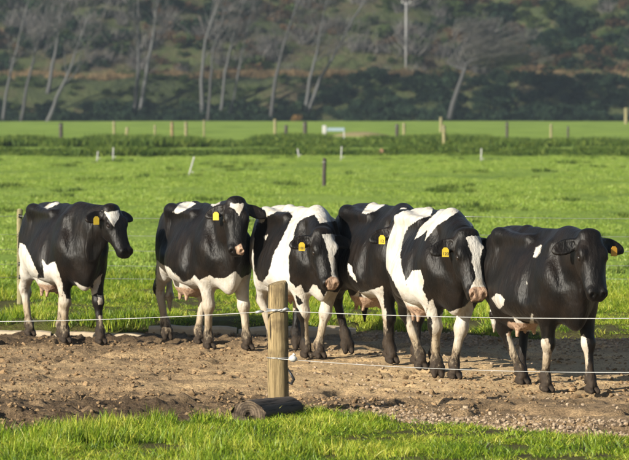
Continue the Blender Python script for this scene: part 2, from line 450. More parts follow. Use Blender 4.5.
# two bands of dark uncut growth along a ditch
n = 15000; Y = np.concatenate([rng.uniform(169, 182, n // 2), rng.uniform(200, 224, n // 2)]); X = rng.uniform(-1, 1, n) * (.09 * Y + 8)
cl = fbm(X * .35, Y * .1, 4, 99)
wav = 7 * (vnoise(X * .35, X * 0, 77) - .5)
ok = (rng.uniform(0, 1, n) < .20 + 1.3 * sstep(fbm(X * .7, Y * .25, 3, 98), .40, .6)); X, Y, cl = X[ok], (Y + wav)[ok], cl[ok]
scatter('ditch_growth', np.stack([X, Y, pasture_z(X, Y)], 1), rots(len(X)), np.stack([rng.uniform(1, 1.7, len(X))] * 2 + [np.clip(.55 + 4.5 * (fbm(X * .45, Y * .06, 2, 96) - .45), .30, 1.7) * (1 + .35 * (Y > 196)) * .58], 1), G_RUSH, rng)

# clods and stones on the lane
M_CLOD = mat_stone('clod', (.10, .065, .035), (.27, .18, .095)); M_STONE = mat_stone('gravel_stone', (.16, .115, .075), (.38, .29, .20))
G_CLOD = proto_collection('clod', [rock_mesh(M_CLOD, rr, 2, .5, .6) for _ in range(7)])
G_STONE = proto_collection('pebble', [rock_mesh(M_STONE, rr, 1, .3, .65) for _ in range(7)])
n = 90000; X = rng.uniform(-8, 8, n); Y = rng.uniform(29.5, 42.4, n); d = Y - near_edge(X)
mid = sstep(Y, 32.6, 34.8) * (1 - sstep(Y, 39.3, 41.2)); lf = 1 - sstep(X, -1.0, 1.0); cl = fbm(X * .9, Y * .9, 3, 101)
pr = (.32 + .65 * (1 - mid) * (.35 + .65 * lf)) * sstep(cl, .30, .62)
ok = (d > -.1) & (Y < far_edge(X) + .1) & (rng.uniform(0, 1, n) < pr); X, Y = X[ok], Y[ok]
s = .0045 + .0205 * rng.uniform(0, 1, len(X)) ** 2.6 + .02 * (rng.uniform(0, 1, len(X)) > .975)
scatter('clods', np.stack([X, Y, lane_h(X, Y) + s * .2], 1), rots(len(X), .4), iso(s), G_CLOD, rng)
n = 70000; X = rng.uniform(-.4, 8, n); Y = rng.uniform(29, 42, n); d = Y - near_edge(X); e = far_edge(X) - Y
p_n = (1 - sstep(d, .9, 2.6)) * sstep(X, -.2, 1.3); p_f = (1 - sstep(np.abs(e - .75), .4, 1.1)) * sstep(X, .2, 1.4)
ok = (d > -.15) & (e > -.1) & (rng.uniform(0, 1, n) < np.maximum(p_n, p_f * .9) + .04); X, Y = X[ok], Y[ok]
s = .006 + .017 * rng.uniform(0, 1, len(X)) ** 2.2
scatter('gravel', np.stack([X, Y, lane_h(X, Y) + s * .3], 1), rots(len(X), .5), iso(s), G_STONE, rng)

# low concrete kerb along the far side of the lane
kerb = bpy.data.objects.new('kerb', None); COL.objects.link(kerb); kerb['kind'] = 'structure'; kerb.location = (0, KERB_Y, 0)
M_CONC = plain('old_concrete', (.36, .29, .20), .9, .2, bump=30)
x = -8.2; k = 0
while x < KERB_X1 - .1:
    ln = rr.uniform(.85, 1.35); ln = min(ln, KERB_X1 - x)
    ns = 9; V = []; Fc = []
    for a in range(ns + 1):
        tx = (a / ns - .5) * (ln - .02); e = .02 * (a in (0, ns)); dz = .022 * (rr.random() - .6); dy = .012 * (rr.random() - .5)
        V += [(tx, -.08 + dy, -.12), (tx, -.08 + dy, .062 + dz - e), (tx, -.055 + dy, .092 + dz - e), (tx, .06, .098 + dz - e), (tx, .08, .08 + dz - e), (tx, .08, -.12)]
    for a in range(ns):
        for b in range(6): Fc.append((a * 6 + b, a * 6 + (b + 1) % 6, (a + 1) * 6 + (b + 1) % 6, (a + 1) * 6 + b))
    Fc += [tuple(range(6))[::-1], tuple(ns * 6 + b for b in range(6))]; v, f = V, Fc
    sink = .055 * (x < -2.7) + .02 * rr.random()
    o = mesh_obj('kerb_stone', v, f, M_CONC, kerb); o.location = (x + ln / 2, rr.uniform(-.02, .02), -.026 - sink); o.rotation_euler = (rr.uniform(-.06, .06), rr.uniform(-.02, .02), rr.uniform(-.02, .02))
    x += ln
# ------------------------------------------------------------------ the bank and the hillside beyond the pasture
def hill_z(x, y):
    bank = 5.3 * sstep(y, 446.0 + 1.2 * (vnoise(x * .2, x * 0, 5) - .5), 458.0)
    bench = sstep(y, 463, 470)
    slope = (y - 464) * .46 * bench
    und = (fbm(x * .045 + 3, y * .035, 4, 201) - .5) * 9 * sstep(y, 466, 490) + (fbm(x * .25, y * .2, 3, 207) - .5) * 1.6 * sstep(y, 447, 462)
    gully = -4.0 * np.exp(-((x - 30 + .35 * (y - 470)) / 7.0) ** 2) * sstep(y, 468, 485)
    return -.25 + bank + slope + und + gully
def mat_hill():
    m = NB('rough_hillside'); g = m.n('NewGeometry').outputs['Position']
    a = m.noise(m.scaled(g, (.06, .06, .16)), 1.0, 5, .65); b = m.noise(g, .35, 5, .7); c = m.noise(g, 1.6, 4, .7)
    f = m.math('ADD', m.math('MULTIPLY', a, .6), m.math('MULTIPLY', b, .4))
    col = m.ramp(f, [(.32, (.018, .023, .014)), (.43, (.036, .046, .019)), (.50, (.050, .060, .023)), (.57, (.060, .051, .030)), (.66, (.046, .036, .028))])
    col = m.mix(.5, col, m.mix(c, (.35, .35, .35), (1.3, 1.3, 1.3)), 'MULTIPLY')
    m.bs(Base_Color=col, Roughness=.95, Specular_IOR_Level=.1)
    m.bump(c, .9, .6)
    return m.m
grid_mesh('hillside', np.unique(np.concatenate([np.linspace(-300, -50, 50), np.arange(-50, 50.1, 1.0), np.linspace(50, 300, 50)])),
          np.unique(np.concatenate([np.arange(443, 475, .8), np.arange(475, 620, 2.5)])), hill_z, mat_hill())

def bush_mesh(mat, rnd, n=260, leaf=.14, shape=(1, 1, .8)):
    V = []; Fc = []; T = []
    lobes = [(rnd.uniform(-.55, .55), rnd.uniform(-.55, .55), rnd.uniform(.25, .75), rnd.uniform(.35, .6)) for _ in range(6)]
    for i in range(n):
        lx, ly, lz, lr = rnd.choice(lobes)
        d = Vector((rnd.gauss(0, 1), rnd.gauss(0, 1), rnd.gauss(0, 1))).normalized() * lr * rnd.uniform(.55, 1.05)
        c = Vector(((lx + d.x) * shape[0], (ly + d.y) * shape[1], max(.02, (lz + d.z)) * shape[2]))
        u = Vector((rnd.gauss(0, 1), rnd.gauss(0, 1), rnd.gauss(0, .6))).normalized(); v = u.orthogonal().normalized()
        s = leaf * rnd.uniform(.6, 1.5); o = len(V); t = rnd.uniform(0, 1)
        V += [c - u * s, c + v * s * .45, c + u * s, c - v * s * .45]; Fc.append((o, o + 1, o + 2, o + 3)); T += [t] * 4
    me = bpy.data.meshes.new('bush'); me.from_pydata(V, [], Fc); me.update()
    a = me.attributes.new('tone', 'FLOAT', 'POINT'); a.data.foreach_set('value', np.array(T, np.float32)); me.materials.append(mat); return me
def twig_mesh(mat, rnd, n=120):
    """a leafless thicket: many thin stems"""
    V = []; Fc = []; T = []
    for i in range(n):
        b = Vector((rnd.gauss(0, .25), rnd.gauss(0, .25), rnd.uniform(0, .35))); d = Vector((rnd.gauss(.15, .5), rnd.gauss(0, .5), rnd.uniform(.5, 1.1))).normalized()
        e = b + d * rnd.uniform(.4, 1.0); w_ = d.cross(Vector((rnd.gauss(0, 1), rnd.gauss(0, 1), 0))).normalized() * .016; o = len(V); t = rnd.uniform(0, 1)
        V += [b - w_, b + w_, e + w_ * .3, e - w_ * .3]; Fc.append((o, o + 1, o + 2, o + 3)); T += [t] * 4
    me = bpy.data.meshes.new('thicket'); me.from_pydata(V, [], Fc); me.update()
    a = me.attributes.new('tone', 'FLOAT', 'POINT'); a.data.foreach_set('value', np.array(T, np.float32)); me.materials.append(mat); return me
M_BUSH = mat_blade('dark_evergreen_leaf', (.006, .013, .009), (.011, .022, .012), (.020, .034, .016), .12, .85, .06)
M_OLIVE = mat_blade('olive_leaf', (.018, .030, .010), (.032, .050, .016), (.052, .068, .024), .15, .85, .06)
M_RUST = mat_blade('rust_leaf', (.030, .020, .013), (.055, .035, .020), (.09, .058, .03), .15, .85, .06)
M_TWIG = mat_blade('grey_twig', (.036, .034, .033), (.062, .058, .055), (.095, .090, .085), .0, .8)
G_DARK = proto_collection('dark_bush', [bush_mesh(M_BUSH, rr) for _ in range(5)])
G_OLIVE = proto_collection('olive_bush', [bush_mesh(M_OLIVE, rr) for _ in range(4)])
G_RUST = proto_collection('rust_bush', [bush_mesh(M_RUST, rr, 220) for _ in range(4)])
G_THICK = proto_collection('thicket', [twig_mesh(M_TWIG, rr) for _ in range(4)])
G_TAWNY = proto_collection('tawny', [grass_tuft(40, .45, .75, .02, M_DRY, rr, .5, 2) for _ in range(4)])

def strew(name, X, Y, s, protos, zs=1.0, sink=.1):
    Z = hill_z(X, Y); n = len(X)
    return scatter(name, np.stack([X, Y, Z - sink * s], 1), rots(n, .08), np.stack([s, s, s * zs], 1), protos, rng)
# dark shrubs over the foot of the bank
n = 1500; X = rng.uniform(-75, 75, n); Y = rng.uniform(445.2, 458, n)
left = 1 - sstep(X, -4, 6)
top = 458 - left * (4.5 + 3.0 * vnoise(X * .15, X * 0, 3)) - 1.2 * (1 - left)
ok = Y < top; strew('bank_shrubs', X[ok], Y[ok], rng.uniform(.7, 1.7, ok.sum()), G_DARK)
# lighter green growth on the upper bank
n = 1500; X = rng.uniform(-75, 75, n); Y = rng.uniform(448, 462, n)
ok = rng.uniform(0, 1, n) < np.where(X < 2, .9, .22) * sstep(fbm(X * .12, Y * .3, 3, 211), .36, .6)
strew('bank_growth', X[ok], Y[ok], rng.uniform(.35, .9, ok.sum()), G_OLIVE)
# tawny grass along the bench
n = 2600; X = rng.uniform(-75, 75, n); Y = rng.uniform(457.5, 466, n)
ok = rng.uniform(0, 1, n) < .25 + 1.2 * sstep(fbm(X * .09, Y * .2, 3, 215), .40, .60)
strew('tawny_grass', X[ok], Y[ok], rng.uniform(.7, 1.5, ok.sum()), G_TAWNY, 1.0, 0)
# scrub up the hill
n = 1500; X = rng.uniform(-85, 85, n); Y = rng.uniform(466, 520, n); v = fbm(X * .06, Y * .06, 3, 221) + .16 * sstep(X, 8, 30)
ok = v > .53; strew('dark_scrub', X[ok], Y[ok], rng.uniform(.9, 2.1, ok.sum()), G_DARK)
n = 1700; X = rng.uniform(-85, 85, n); Y = rng.uniform(464, 520, n); v = fbm(X * .07, Y * .07, 3, 225) + .10 * sstep(X, 2, 24)
ok = v > .53; strew('rusty_scrub', X[ok], Y[ok], rng.uniform(.7, 1.5, ok.sum()), G_RUST)
n = 1300; X = rng.uniform(-85, 85, n); Y = rng.uniform(464, 520, n); v = fbm(X * .06, Y * .06, 3, 229)
ok = v > .50; strew('green_scrub', X[ok], Y[ok], rng.uniform(.6, 1.5, ok.sum()), G_OLIVE)
n = 480; X = rng.uniform(-85, 85, n); Y = rng.uniform(464, 515, n); v = fbm(X * .07, Y * .08, 3, 233) + .12 * (1 - sstep(X, -10, 15))
ok = v > .52; strew('bare_thicket', X[ok], Y[ok], rng.uniform(1.4, 3.2, ok.sum()), G_THICK)

# ------------------------------------------------------------------ bare trees
M_BARK = plain('pale_bark', (.062, .063, .064), .85, .2, bump=6)
M_BARK2 = plain('grey_bark', (.044, .044, .045), .85, .2, bump=6)
def bare_tree(pts, r0, label, seed, bark=M_BARK, spread=1.0, wind=.35, limbs=7, crown_from=.35, twig_len=1.0, depth=3, group='bare trees along the foot of the bank', flat_crown=False):
    """pts: trunk as (photo x, photo y) at the depth Y; tapered trunk with limbs, and a crown of twigs"""
    rd = random.Random(seed)
    Y0 = 444.5 + rd.uniform(-1.5, 3.0)
    P = [at_y(px, py, Y0) for px, py in pts]
    base_z = float(hill_z(np.array([P[0].x]), np.array([Y0]))[0])
    P[0].z = max(min(P[0].z, base_z + .1), base_z - .3) if P[0].z < base_z + .8 else P[0].z
    if P[0].z > base_z + .8:                     # rooted higher up the bank
        for Yk in np.arange(445, 462, .25):
            if hill_z(np.array([P[0].x]), np.array([Yk]))[0] >= P[0].z * Yk / Y0 - .4: break
        P = [at_y(px, py, Yk) for px, py in pts]; Y0 = Yk
        P[0].z = float(hill_z(np.array([P[0].x]), np.array([Y0]))[0]) - .2
    fine = [P[0]]
    for a, b in zip(P[:-1], P[1:]):
        for t in (.33, .66, 1):
            q = a.lerp(b, t); q += Vector((rd.uniform(-.06, .06), rd.uniform(-.3, .3) * .4, 0)); fine.append(q)
    base = P[0].copy(); N = len(fine)
    rad = [r0 * (1 - .80 * (i / (N - 1)) ** .9) for i in range(N)]; rad[0] *= 1.3
    root = empty('bare_tree', base); tag(root, label, 'tree', group)
    parts = [tube([p - base for p in fine], rad, 8, True, .06, rd)]
    tw = []
    def branch(p, d, L, r, lev):
        q = [p]; dd = d.copy(); k = 3 if lev < 2 else 2
        for i in range(k):
            dd = (dd + Vector((wind * .35 * rd.uniform(0, 1), rd.gauss(0, .14), rd.gauss(.05, .14)))).normalized()
            q.append(q[-1] + dd * (L / k))
        rr_ = [r * (1 - .75 * i / k) for i in range(k + 1)]
        (parts if lev == 0 else tw).append(tube([x - base for x in q], rr_, 5 if lev == 0 else 3, False, 0, rd))
        if lev < depth:
            m = (5, 5, 5, 4)[lev]
            for i in range(m):
                t = rd.uniform(.3, 1.0); j = min(int(t * k), k - 1); o = q[j].lerp(q[j + 1], t * k - j)
                side = Vector((rd.gauss(wind, .7), rd.gauss(0, .7), rd.gauss(.25, .5))).normalized()
                nd = (dd * .75 + side * .75 * spread).normalized()
                branch(o, nd, L * rd.uniform(.45, .72) * twig_len, max(r * .45, .016), lev + 1)
    for i in range(limbs):
        t = crown_from + (1 - crown_from) * (i + rd.uniform(0, 1)) / limbs; j = min(int(t * (N - 1)), N - 2)
        p = fine[j].lerp(fine[j + 1], t * (N - 1) - j)
        up = (fine[min(j + 2, N - 1)] - fine[j]).normalized()
        ang = rd.uniform(0, 2 * math.pi); side = Vector((math.cos(ang) + wind, math.sin(ang), .25))
        d = (up * .7 + side * .65 * spread).normalized()
        branch(p, d, (2.6 + 1.6 * rd.random()) * spread * twig_len, max(rad[j] * .5, .035), 0)
    v, f = join(parts); mesh_obj('trunk', v, f, bark, root, smooth=True)
    if tw:
        v, f = join(tw); cr = mesh_obj('crown', v, f, M_TWIG, root)
        a = cr.data.attributes.new('tone', 'FLOAT', 'POINT'); a.data.foreach_set('value', np.full(len(v), .5, np.float32))
    return root
TREES = [
 ([(3, 122), (6, 95), (14, 60), (22, 25), (30, -8)], .20, 'grey bare tree at the very left edge of the photo', .9),
 ([(21, 122), (27, 85), (36, 48), (44, 18), (50, -5)], .20, 'slim grey bare tree second from the left edge', .9),
 ([(48, 90), (53, 64), (58, 40), (60, 18), (66, -10)], .24, 'pale forked bare tree rooted halfway up the bank on the left', .8),
 ([(47, 122), (57, 97), (70, 70), (79, 42), (90, 12)], .26, 'bare tree with a long trunk leaning right, left of the tall trunk pair', 1.0),
 ([(134, 112), (138, 75), (139, 40), (138, 5), (140, -40)], .26, 'tall straight bare tree, left trunk of the crossing pair', .7),
 ([(139, 114), (146, 76), (153, 36), (157, 4), (165, -40)], .26, 'tall bare tree leaning right, right trunk of the crossing pair', .7),
 ([(203, 116), (201, 80), (206, 40), (218, 2), (228, -40)], .27, 'tall bare tree with a curved trunk left of the middle of the bank', .8),
 ([(208, 117), (211, 80), (213, 50), (222, 20), (232, -10)], .19, 'thin bare tree close beside the curved trunk', .8),
 ([(220, 115), (225, 72), (231, 46), (238, 20), (246, -5)], .19, 'thin bare tree leaning right, third in the middle clump', .8),
 ([(229, 116), (236, 84), (241, 60), (247, 30), (256, 0)], .16, 'thinnest bare tree on the right of the middle clump', .8),
 ([(271, 119), (275, 80), (285, 40), (297, 6), (308, -30)], .25, 'bare tree leaning right, alone between the clump and the forked pair', .9),
 ([(305, 112), (310, 80), (317, 52), (322, 24), (328, -8)], .24, 'bare tree with a pale short trunk, left one of the fanning pair', .9),
 ([(307, 112), (321, 78), (336, 52), (352, 20), (372, -10)], .24, 'bare tree leaning far right, right one of the fanning pair', 1.0),
]
for i, (pts, r, lab, sp) in enumerate(TREES):
    bare_tree(pts, r, lab, 300 + i, M_BARK if i % 3 != 1 else M_BARK2, sp * 1.1, .30, 8, .36, .90)

# the wind-swept tree: a leaning trunk under a flat, streaming crown
def swept_tree():
    rd = random.Random(77); Y0 = 445.0
    P = [at_y(px, py, Y0) for px, py in [(449, 121), (453, 104), (459, 86), (464, 72), (470, 60)]]
    P[0].z = float(hill_z(np.array([P[0].x]), np.array([Y0]))[0]) - .1
    base = P[0].copy(); root = empty('bare_tree', base)
    tag(root, 'wind-swept tree with a broad grey crown streaming to the right', 'tree')
    parts = [tube([p - base for p in P], [.42, .30, .25, .21, .16], 9, True, .06, rd)]; tw = []
    def br(p, d, L, r, lev):
        q = [p]; k = 3; dd = d.copy()
        for i in range(k):
            dd = (dd + Vector((.32, rd.gauss(0, .12), rd.gauss(.02, .08)))).normalized(); q.append(q[-1] + dd * L / k)
        (parts if lev == 0 else tw).append(tube([x - base for x in q], [r * (1 - .7 * i / k) for i in range(k + 1)], 5 if lev == 0 else 3, False, 0, rd))
        if lev < 4:
            for i in range((6, 5, 5, 4)[lev]):
                t = rd.uniform(.25, 1); j = min(int(t * k), k - 1); o = q[j].lerp(q[j + 1], t * k - j)
                nd = (dd * .7 + Vector((rd.gauss(.35, .5), rd.gauss(0, .6), rd.gauss(.28, .34)))).normalized()
                br(o, nd, L * rd.uniform(.42, .68), max(r * .5, .016), lev + 1)
    for i in range(17):
        d = Vector((rd.uniform(-1.2, .9), rd.gauss(0, .5), rd.uniform(.10, .85))).normalized()
        br(P[-1].lerp(P[-2], rd.uniform(0, .9)), d, rd.uniform(2.8, 5.2), .11, 0)
    v, f = join(parts); mesh_obj('trunk', v, f, M_BARK2, root, smooth=True)
    v, f = join(tw); cr = mesh_obj('crown', v, f, M_TWIG, root); print('crown tris', len(f) * 2)
    a = cr.data.attributes.new('tone', 'FLOAT', 'POINT'); a.data.foreach_set('value', np.full(len(v), .55, np.float32))
swept_tree()

# utility pole on the bench
M_POLE = plain('weathered_pole', (.20, .20, .20), .8, .2); M_WHITE = plain('white_plastic', (.45, .45, .43), .5, .4)
Yp = 463.0; p0 = at_y(406, 70, Yp); pz = float(hill_z(np.array([p0.x]), np.array([Yp]))[0]); ptop = at_y(406, 1, Yp).z
pole = empty('utility_pole', (p0.x, Yp, pz - .1)); tag(pole, 'pale thin utility pole standing on the bench of the hillside', 'pole')
v, f = tube([(0, 0, 0), (0, 0, (ptop - pz) * .5), (0, 0, ptop - pz)], [.12, .11, .09], 10); mesh_obj('shaft', v, f, M_POLE, pole, smooth=True)
v, f = box((0, 0, ptop - pz - .18), (.8, .09, .10), .02); mesh_obj('crossarm', v, f, M_POLE, pole)
for dx in (-.45, .45):
    v, f = tube([(dx, 0, ptop - pz - .11), (dx, 0, ptop - pz + .02), (dx, 0, ptop - pz + .10)], [.05, .09, .05], 8); mesh_obj('insulator', v, f, M_WHITE, pole, smooth=True)

# orange-leaved shrub at the far edge of the pasture
q = at_y(296, 122, 443); sh = empty('shrub', (q.x, 443, .05)); tag(sh, 'small orange-brown shrub where the pasture meets the dark bank', 'shrub')
M_PEG = plain('dull_white', (.33, .33, .32), .6, .3)
M_ORANGE = mat_blade('orange_leaf', (.12, .065, .016), (.19, .105, .028), (.25, .16, .05), .2)
me = bush_mesh(M_ORANGE, rr, 420, .10); o = bpy.data.objects.new('foliage', me); COL.objects.link(o); o.parent = sh; o.scale = (.85, .85, .85)
v, f = tube([(0, 0, -.1), (.03, 0, .5)], [.06, .03], 7); mesh_obj('stem', v, f, M_BARK2, sh)

# ------------------------------------------------------------------ fences and posts
M_WOOD = None
def mat_post(name, c0, c1, dark):
    m = NB(name); g = m.n('TexCoord').outputs['Object']
    gr = m.smooth(m.noise(m.scaled(g, (30, 30, 2.0)), 1.0, 7, .75), .32, .68); b = m.noise(g, 5, 4); cr = m.noise(m.scaled(g, (60, 60, 2.2)), 1.0, 3)
    col = m.mix(gr, c0, c1)
    col = m.mix(m.math('MULTIPLY', m.smooth(b, .48, .68), .8), col, dark)
    col = m.mix(m.smooth(cr, .60, .66), col, tuple(v * .25 for v in dark))
    m.bs(Base_Color=col, Roughness=.85, Specular_IOR_Level=.2)
    m.bump(m.math('SUBTRACT', gr, m.math('MULTIPLY', m.smooth(cr, .6, .75), 1.0)), .7, .006)
    return m.m
M_POST = mat_post('treated_pine', (.105, .076, .036), (.30, .225, .115), (.085, .060, .032))
M_POSTB = mat_post('pale_post', (.15, .135, .065), (.25, .225, .12), (.11, .10, .055))
M_POSTD = mat_post('dark_post', (.035, .030, .026), (.075, .065, .055), (.03, .026, .022))
M_WIRE = plain('galvanised_wire', (.36, .36, .35), .42, .5, .6); M_ROPE = plain('electric_wire', (.44, .44, .42), .5, .4)
M_BLACK = plain('black_plastic', (.015, .015, .016), .45, .5)
def post_mesh(h, r, rd, seg=20, taper=.94, chamf=.012):
    n = 9; pts = [(rd.uniform(-.003, .003), rd.uniform(-.003, .003), h * i / (n - 1)) for i in range(n)]
    rad = [r * (1 - (1 - taper) * i / (n - 1)) * (1 + rd.uniform(-.012, .012)) for i in range(n)]
    pts.insert(-1, (0, 0, h - chamf)); rad.insert(-1, rad[-1]); rad[-1] -= chamf * .7
    pts[0] = (0, 0, -.25)
    return tube(pts, rad, seg, True, .012, rd)
def sag_wire(a, b, sag, r, n=40, seg=6):
    a = Vector(a); b = Vector(b); pts = []
    for i in range(n + 1):
        t = i / n; p = a.lerp(b, t); p.z -= sag * 4 * t * (1 - t); pts.append(p)
    return tube(pts, [r] * (n + 1), seg)

# the near fence: a thick post, one wire running left, two running right
pb = at(278, 412); pb.z = 0
fence = empty('wire_fence', pb); tag(fence, 'near wire fence with a thick wooden post in front of the cows', 'fence')
rd = random.Random(5)
v, f = post_mesh(1.015, .084, rd, 26); mesh_obj('post', v, f, M_POST, fence, smooth=False)
for p_ in fence.children: p_.data.polygons.foreach_set('use_smooth', np.array([len(q.vertices) == 4 for q in p_.data.polygons]))
ZU, ZL = .800, .425; SP = 5.05
def wloc(px, py): q = at_y(px, py, pb.y - .09); return (q.x - pb.x, -.09, q.z)
zl = wloc(0, 321)[2]; zr = wloc(629, 318.5)[2]; zlo = wloc(629, 373)[2]
for nm, b, sag, z, r, mt in (('wire', (-SP, -.09, ZU + .0), .085, ZU, .0027, M_ROPE), ('wire', (SP, -.09, ZU + .005), .062, ZU, .0027, M_ROPE), ('wire', (SP, -.09, ZL - .015), .10, ZL, .0024, M_ROPE)):
    v, f = sag_wire((0.0, -.09, z), b, sag, r); mesh_obj(nm, v, f, mt, fence, smooth=True)
for sx in (-SP, SP):
    v, f = post_mesh(1.02, .08, rd, 20); o = mesh_obj('post', v, f, M_POST, fence); o.location = (sx, 0, 0)
def ring(c, r, t, ax=2, seg=24, ts=6):
    V = []; Fc = []
    for i in range(seg):
        a = 2 * math.pi * i / seg
        for j in range(ts):
            b = 2 * math.pi * j / ts; q = (r + t * math.cos(b))
            V.append((c[0] + q * math.cos(a), c[1] + q * math.sin(a), c[2] + t * math.sin(b)))
    for i in range(seg):
        for j in range(ts):
            i2, j2 = (i + 1) % seg, (j + 1) % ts
            Fc.append((i * ts + j, i2 * ts + j, i2 * ts + j2, i * ts + j2))
    return V, Fc
# wire tied round the post, with its twisted end
v, f = join([ring((0, 0, ZU), .086, .0045), ring((0, 0, ZU + .011), .086, .0045), tube([(.0, -.09, ZU), (.03, -.094, ZU + .012), (.06, -.09, ZU + .004), (.10, -.085, ZU + .003)], [.006] * 4, 6)])
mesh_obj('wire_tie', v, f, M_WIRE, fence, smooth=True)
for q_, r_ in (([(-.175, -.09, ZU - .013), (-.14, -.09, ZU - .006), (-.11, -.09, ZU - .004)], [.011, .014, .006]), ([(.035, -.092, ZU + .004), (.065, -.095, ZU + .016), (.085, -.092, ZU + .012)], [.010, .014, .006])):
    v, f = tube(q_, r_, 8); mesh_obj('insulator', v, f, M_WIRE, fence, smooth=True)
# white insulator and tail of wire where the lower wire ends
v, f = join([tube([(.09, -.08, ZL), (.105, -.09, ZL + .004), (.13, -.09, ZL - .002), (.15, -.09, ZL - .006)], [.012, .026, .026, .010], 10), tube([(.118, -.09, ZL + .016), (.124, -.09, ZL + .036), (.14, -.09, ZL + .03)], [.011, .010, .006], 7)])
mesh_obj('insulator', v, f, M_WHITE, fence, smooth=True)
v, f = ring((0, 0, ZL + .004), .0865, .004); mesh_obj('wire_tie', v, f, M_WIRE, fence, smooth=True)
# black clip hanging on the right of the post
v, f = tube([(.08, -.03, ZL - .09), (.105, -.05, ZL - .125), (.125, -.055, ZL - .165), (.105, -.05, ZL - .20), (.08, -.03, ZL - .19)], [.007, .010, .013, .010, .006], 8)
mesh_obj('clip', v, f, M_BLACK, fence, smooth=True)

# the fallen log at the foot of the post
M_LOG = NB('weathered_log'); _m = M_LOG; g = _m.n('TexCoord').outputs['Object']
gr = _m.noise(_m.scaled(g, (2.2, 30, 30)), 1.0, 6, .7); ck = _m.noise(_m.scaled(g, (1.4, 46, 46)), 1.0, 3)
col = _m.mix(gr, (.028, .022, .018), (.115, .090, .070)); col = _m.mix(_m.smooth(ck, .58, .66), col, (.010, .008, .007))
_m.bs(Base_Color=col, Roughness=.85, Specular_IOR_Level=.25); _m.bump(_m.math('SUBTRACT', gr, _m.smooth(ck, .52, .66)), 1.0, .015)
M_LOGE = NB('log_end'); _g = M_LOGE.n('TexCoord').outputs['Object']
_r = M_LOGE.n('TexWave', {'Vector': M_LOGE.scaled(_g, (0, 1, 1)), 'Scale': 16.0, 'Distortion': 2.5, 'Detail': 3.0}, wave_type='RINGS', rings_direction='X').outputs[0]
_c = M_LOGE.noise(_g, 14, 5, .7)
M_LOGE.bs(Base_Color=M_LOGE.mix(M_LOGE.smooth(_c, .35, .65), (.028, .021, .016), M_LOGE.mix(_r, (.075, .055, .038), (.14, .105, .072))), Roughness=.9, Specular_IOR_Level=.15)
M_LOGE.bump(M_LOGE.math('ADD', M_LOGE.math('MULTIPLY', _r, .3), M_LOGE.noise(_g, 45, 4, .7)), .9, .01)
M_LOGE = M_LOGE.m
la = at(249, 427.5); lb = at(290, 419.5); la.z = .085; lb.z = .085
log = empty('log', ((la + lb) / 2).to_tuple()); tag(log, 'short dark weathered log lying in the grass against the near post', 'log')
dv = lb - la; ln = dv.length; log.rotation_euler = (0, math.asin(-dv.z / ln), math.atan2(dv.y, dv.x))
rd = random.Random(9); n = 14; seg = 26; V = []; Fc = []
amp = [.05 * math.sin(2 * 2 * math.pi * k / seg + 1.1) + .035 * math.sin(5 * 2 * math.pi * k / seg) + rd.uniform(-.02, .02) for k in range(seg)]
for i in range(n):
    t = i / (n - 1); x = (t - .5) * ln
    for k in range(seg):
        a = 2 * math.pi * k / seg; r = (.128 - .030 * t) * (1 + amp[k] + rd.uniform(-.02, .02))
        V.append((x + (rd.uniform(-.025, .02) if i in (0,) else 0), r * math.cos(a) * 1.05, r * math.sin(a) * .95))
for i in range(n - 1):
    for k in range(seg):
        k2 = (k + 1) % seg; Fc.append((i * seg + k, (i + 1) * seg + k, (i + 1) * seg + k2, i * seg + k2))
mesh_obj('bark', V, Fc, M_LOG.m, log, smooth=True)
for e, s, i0 in ((0, -1, 0), (1, 1, n - 1)):
    V = []; Fc = []; o = 0; x = (e - .5) * ln; r0 = .128 - .030 * e
    for q in range(4):
        for k in range(seg):
            a = 2 * math.pi * k / seg; r = r0 * (1 + amp[k]) * (1.0, .72, .42, .15)[q]
            V.append((x + s * .004 - s * (0, .004, -.006, .0)[q] + (.012 * math.sin(3 * a + q) if q else 0), r * math.cos(a) * 1.05, r * math.sin(a) * .95))
    for q in range(3):
        for k in range(seg):
            k2 = (k + 1) % seg; Fc.append((o + q * seg + k, o + (q + 1) * seg + k, o + (q + 1) * seg + k2, o + q * seg + k2))
    Fc.append(tuple(o + 3 * seg + k for k in range(seg)))
    mesh_obj('cut_end', V, Fc, M_LOGE, log, smooth=True)

# the rear fence along the verge: five wires
rf = empty('wire_fence', (0, FENCE_Y, VERGE_Z)); tag(rf, 'five-wire fence behind the cows with a pale post at the left', 'fence')
x0 = at_y(20, 300, FENCE_Y).x; rd = random.Random(15)
for k, xx in enumerate((x0 - 5, x0, x0 + 4.95, x0 + 10.0)):
    v, f = post_mesh(1.10, .036, rd, 14); o = mesh_obj('post', v, f, M_POSTB, rf); o.location = (xx, 0, 0)
    for zz in (1.02, .81, .64, .47, .32):
        v, f = tube([(-.0, -.036, zz - .012), (0, -.058, zz - .012), (0, -.060, zz + .014), (0, -.036, zz + .014)], [.011, .014, .014, .010], 7)
        o = mesh_obj('insulator', v, f, M_BLACK, rf, smooth=True); o.location = (xx, 0, 0)
for zz in (1.02, .81, .64, .47, .32):
    parts = [sag_wire((x0 + a, -.062, zz), (x0 + b, -.062, zz), .02 + .015 * rd.random(), .0021, 14, 5) for a, b in ((-5, 0), (0, 4.95), (4.95, 10.0))]
    v, f = join(parts); mesh_obj('wire', v, f, M_WIRE, rf, smooth=True)

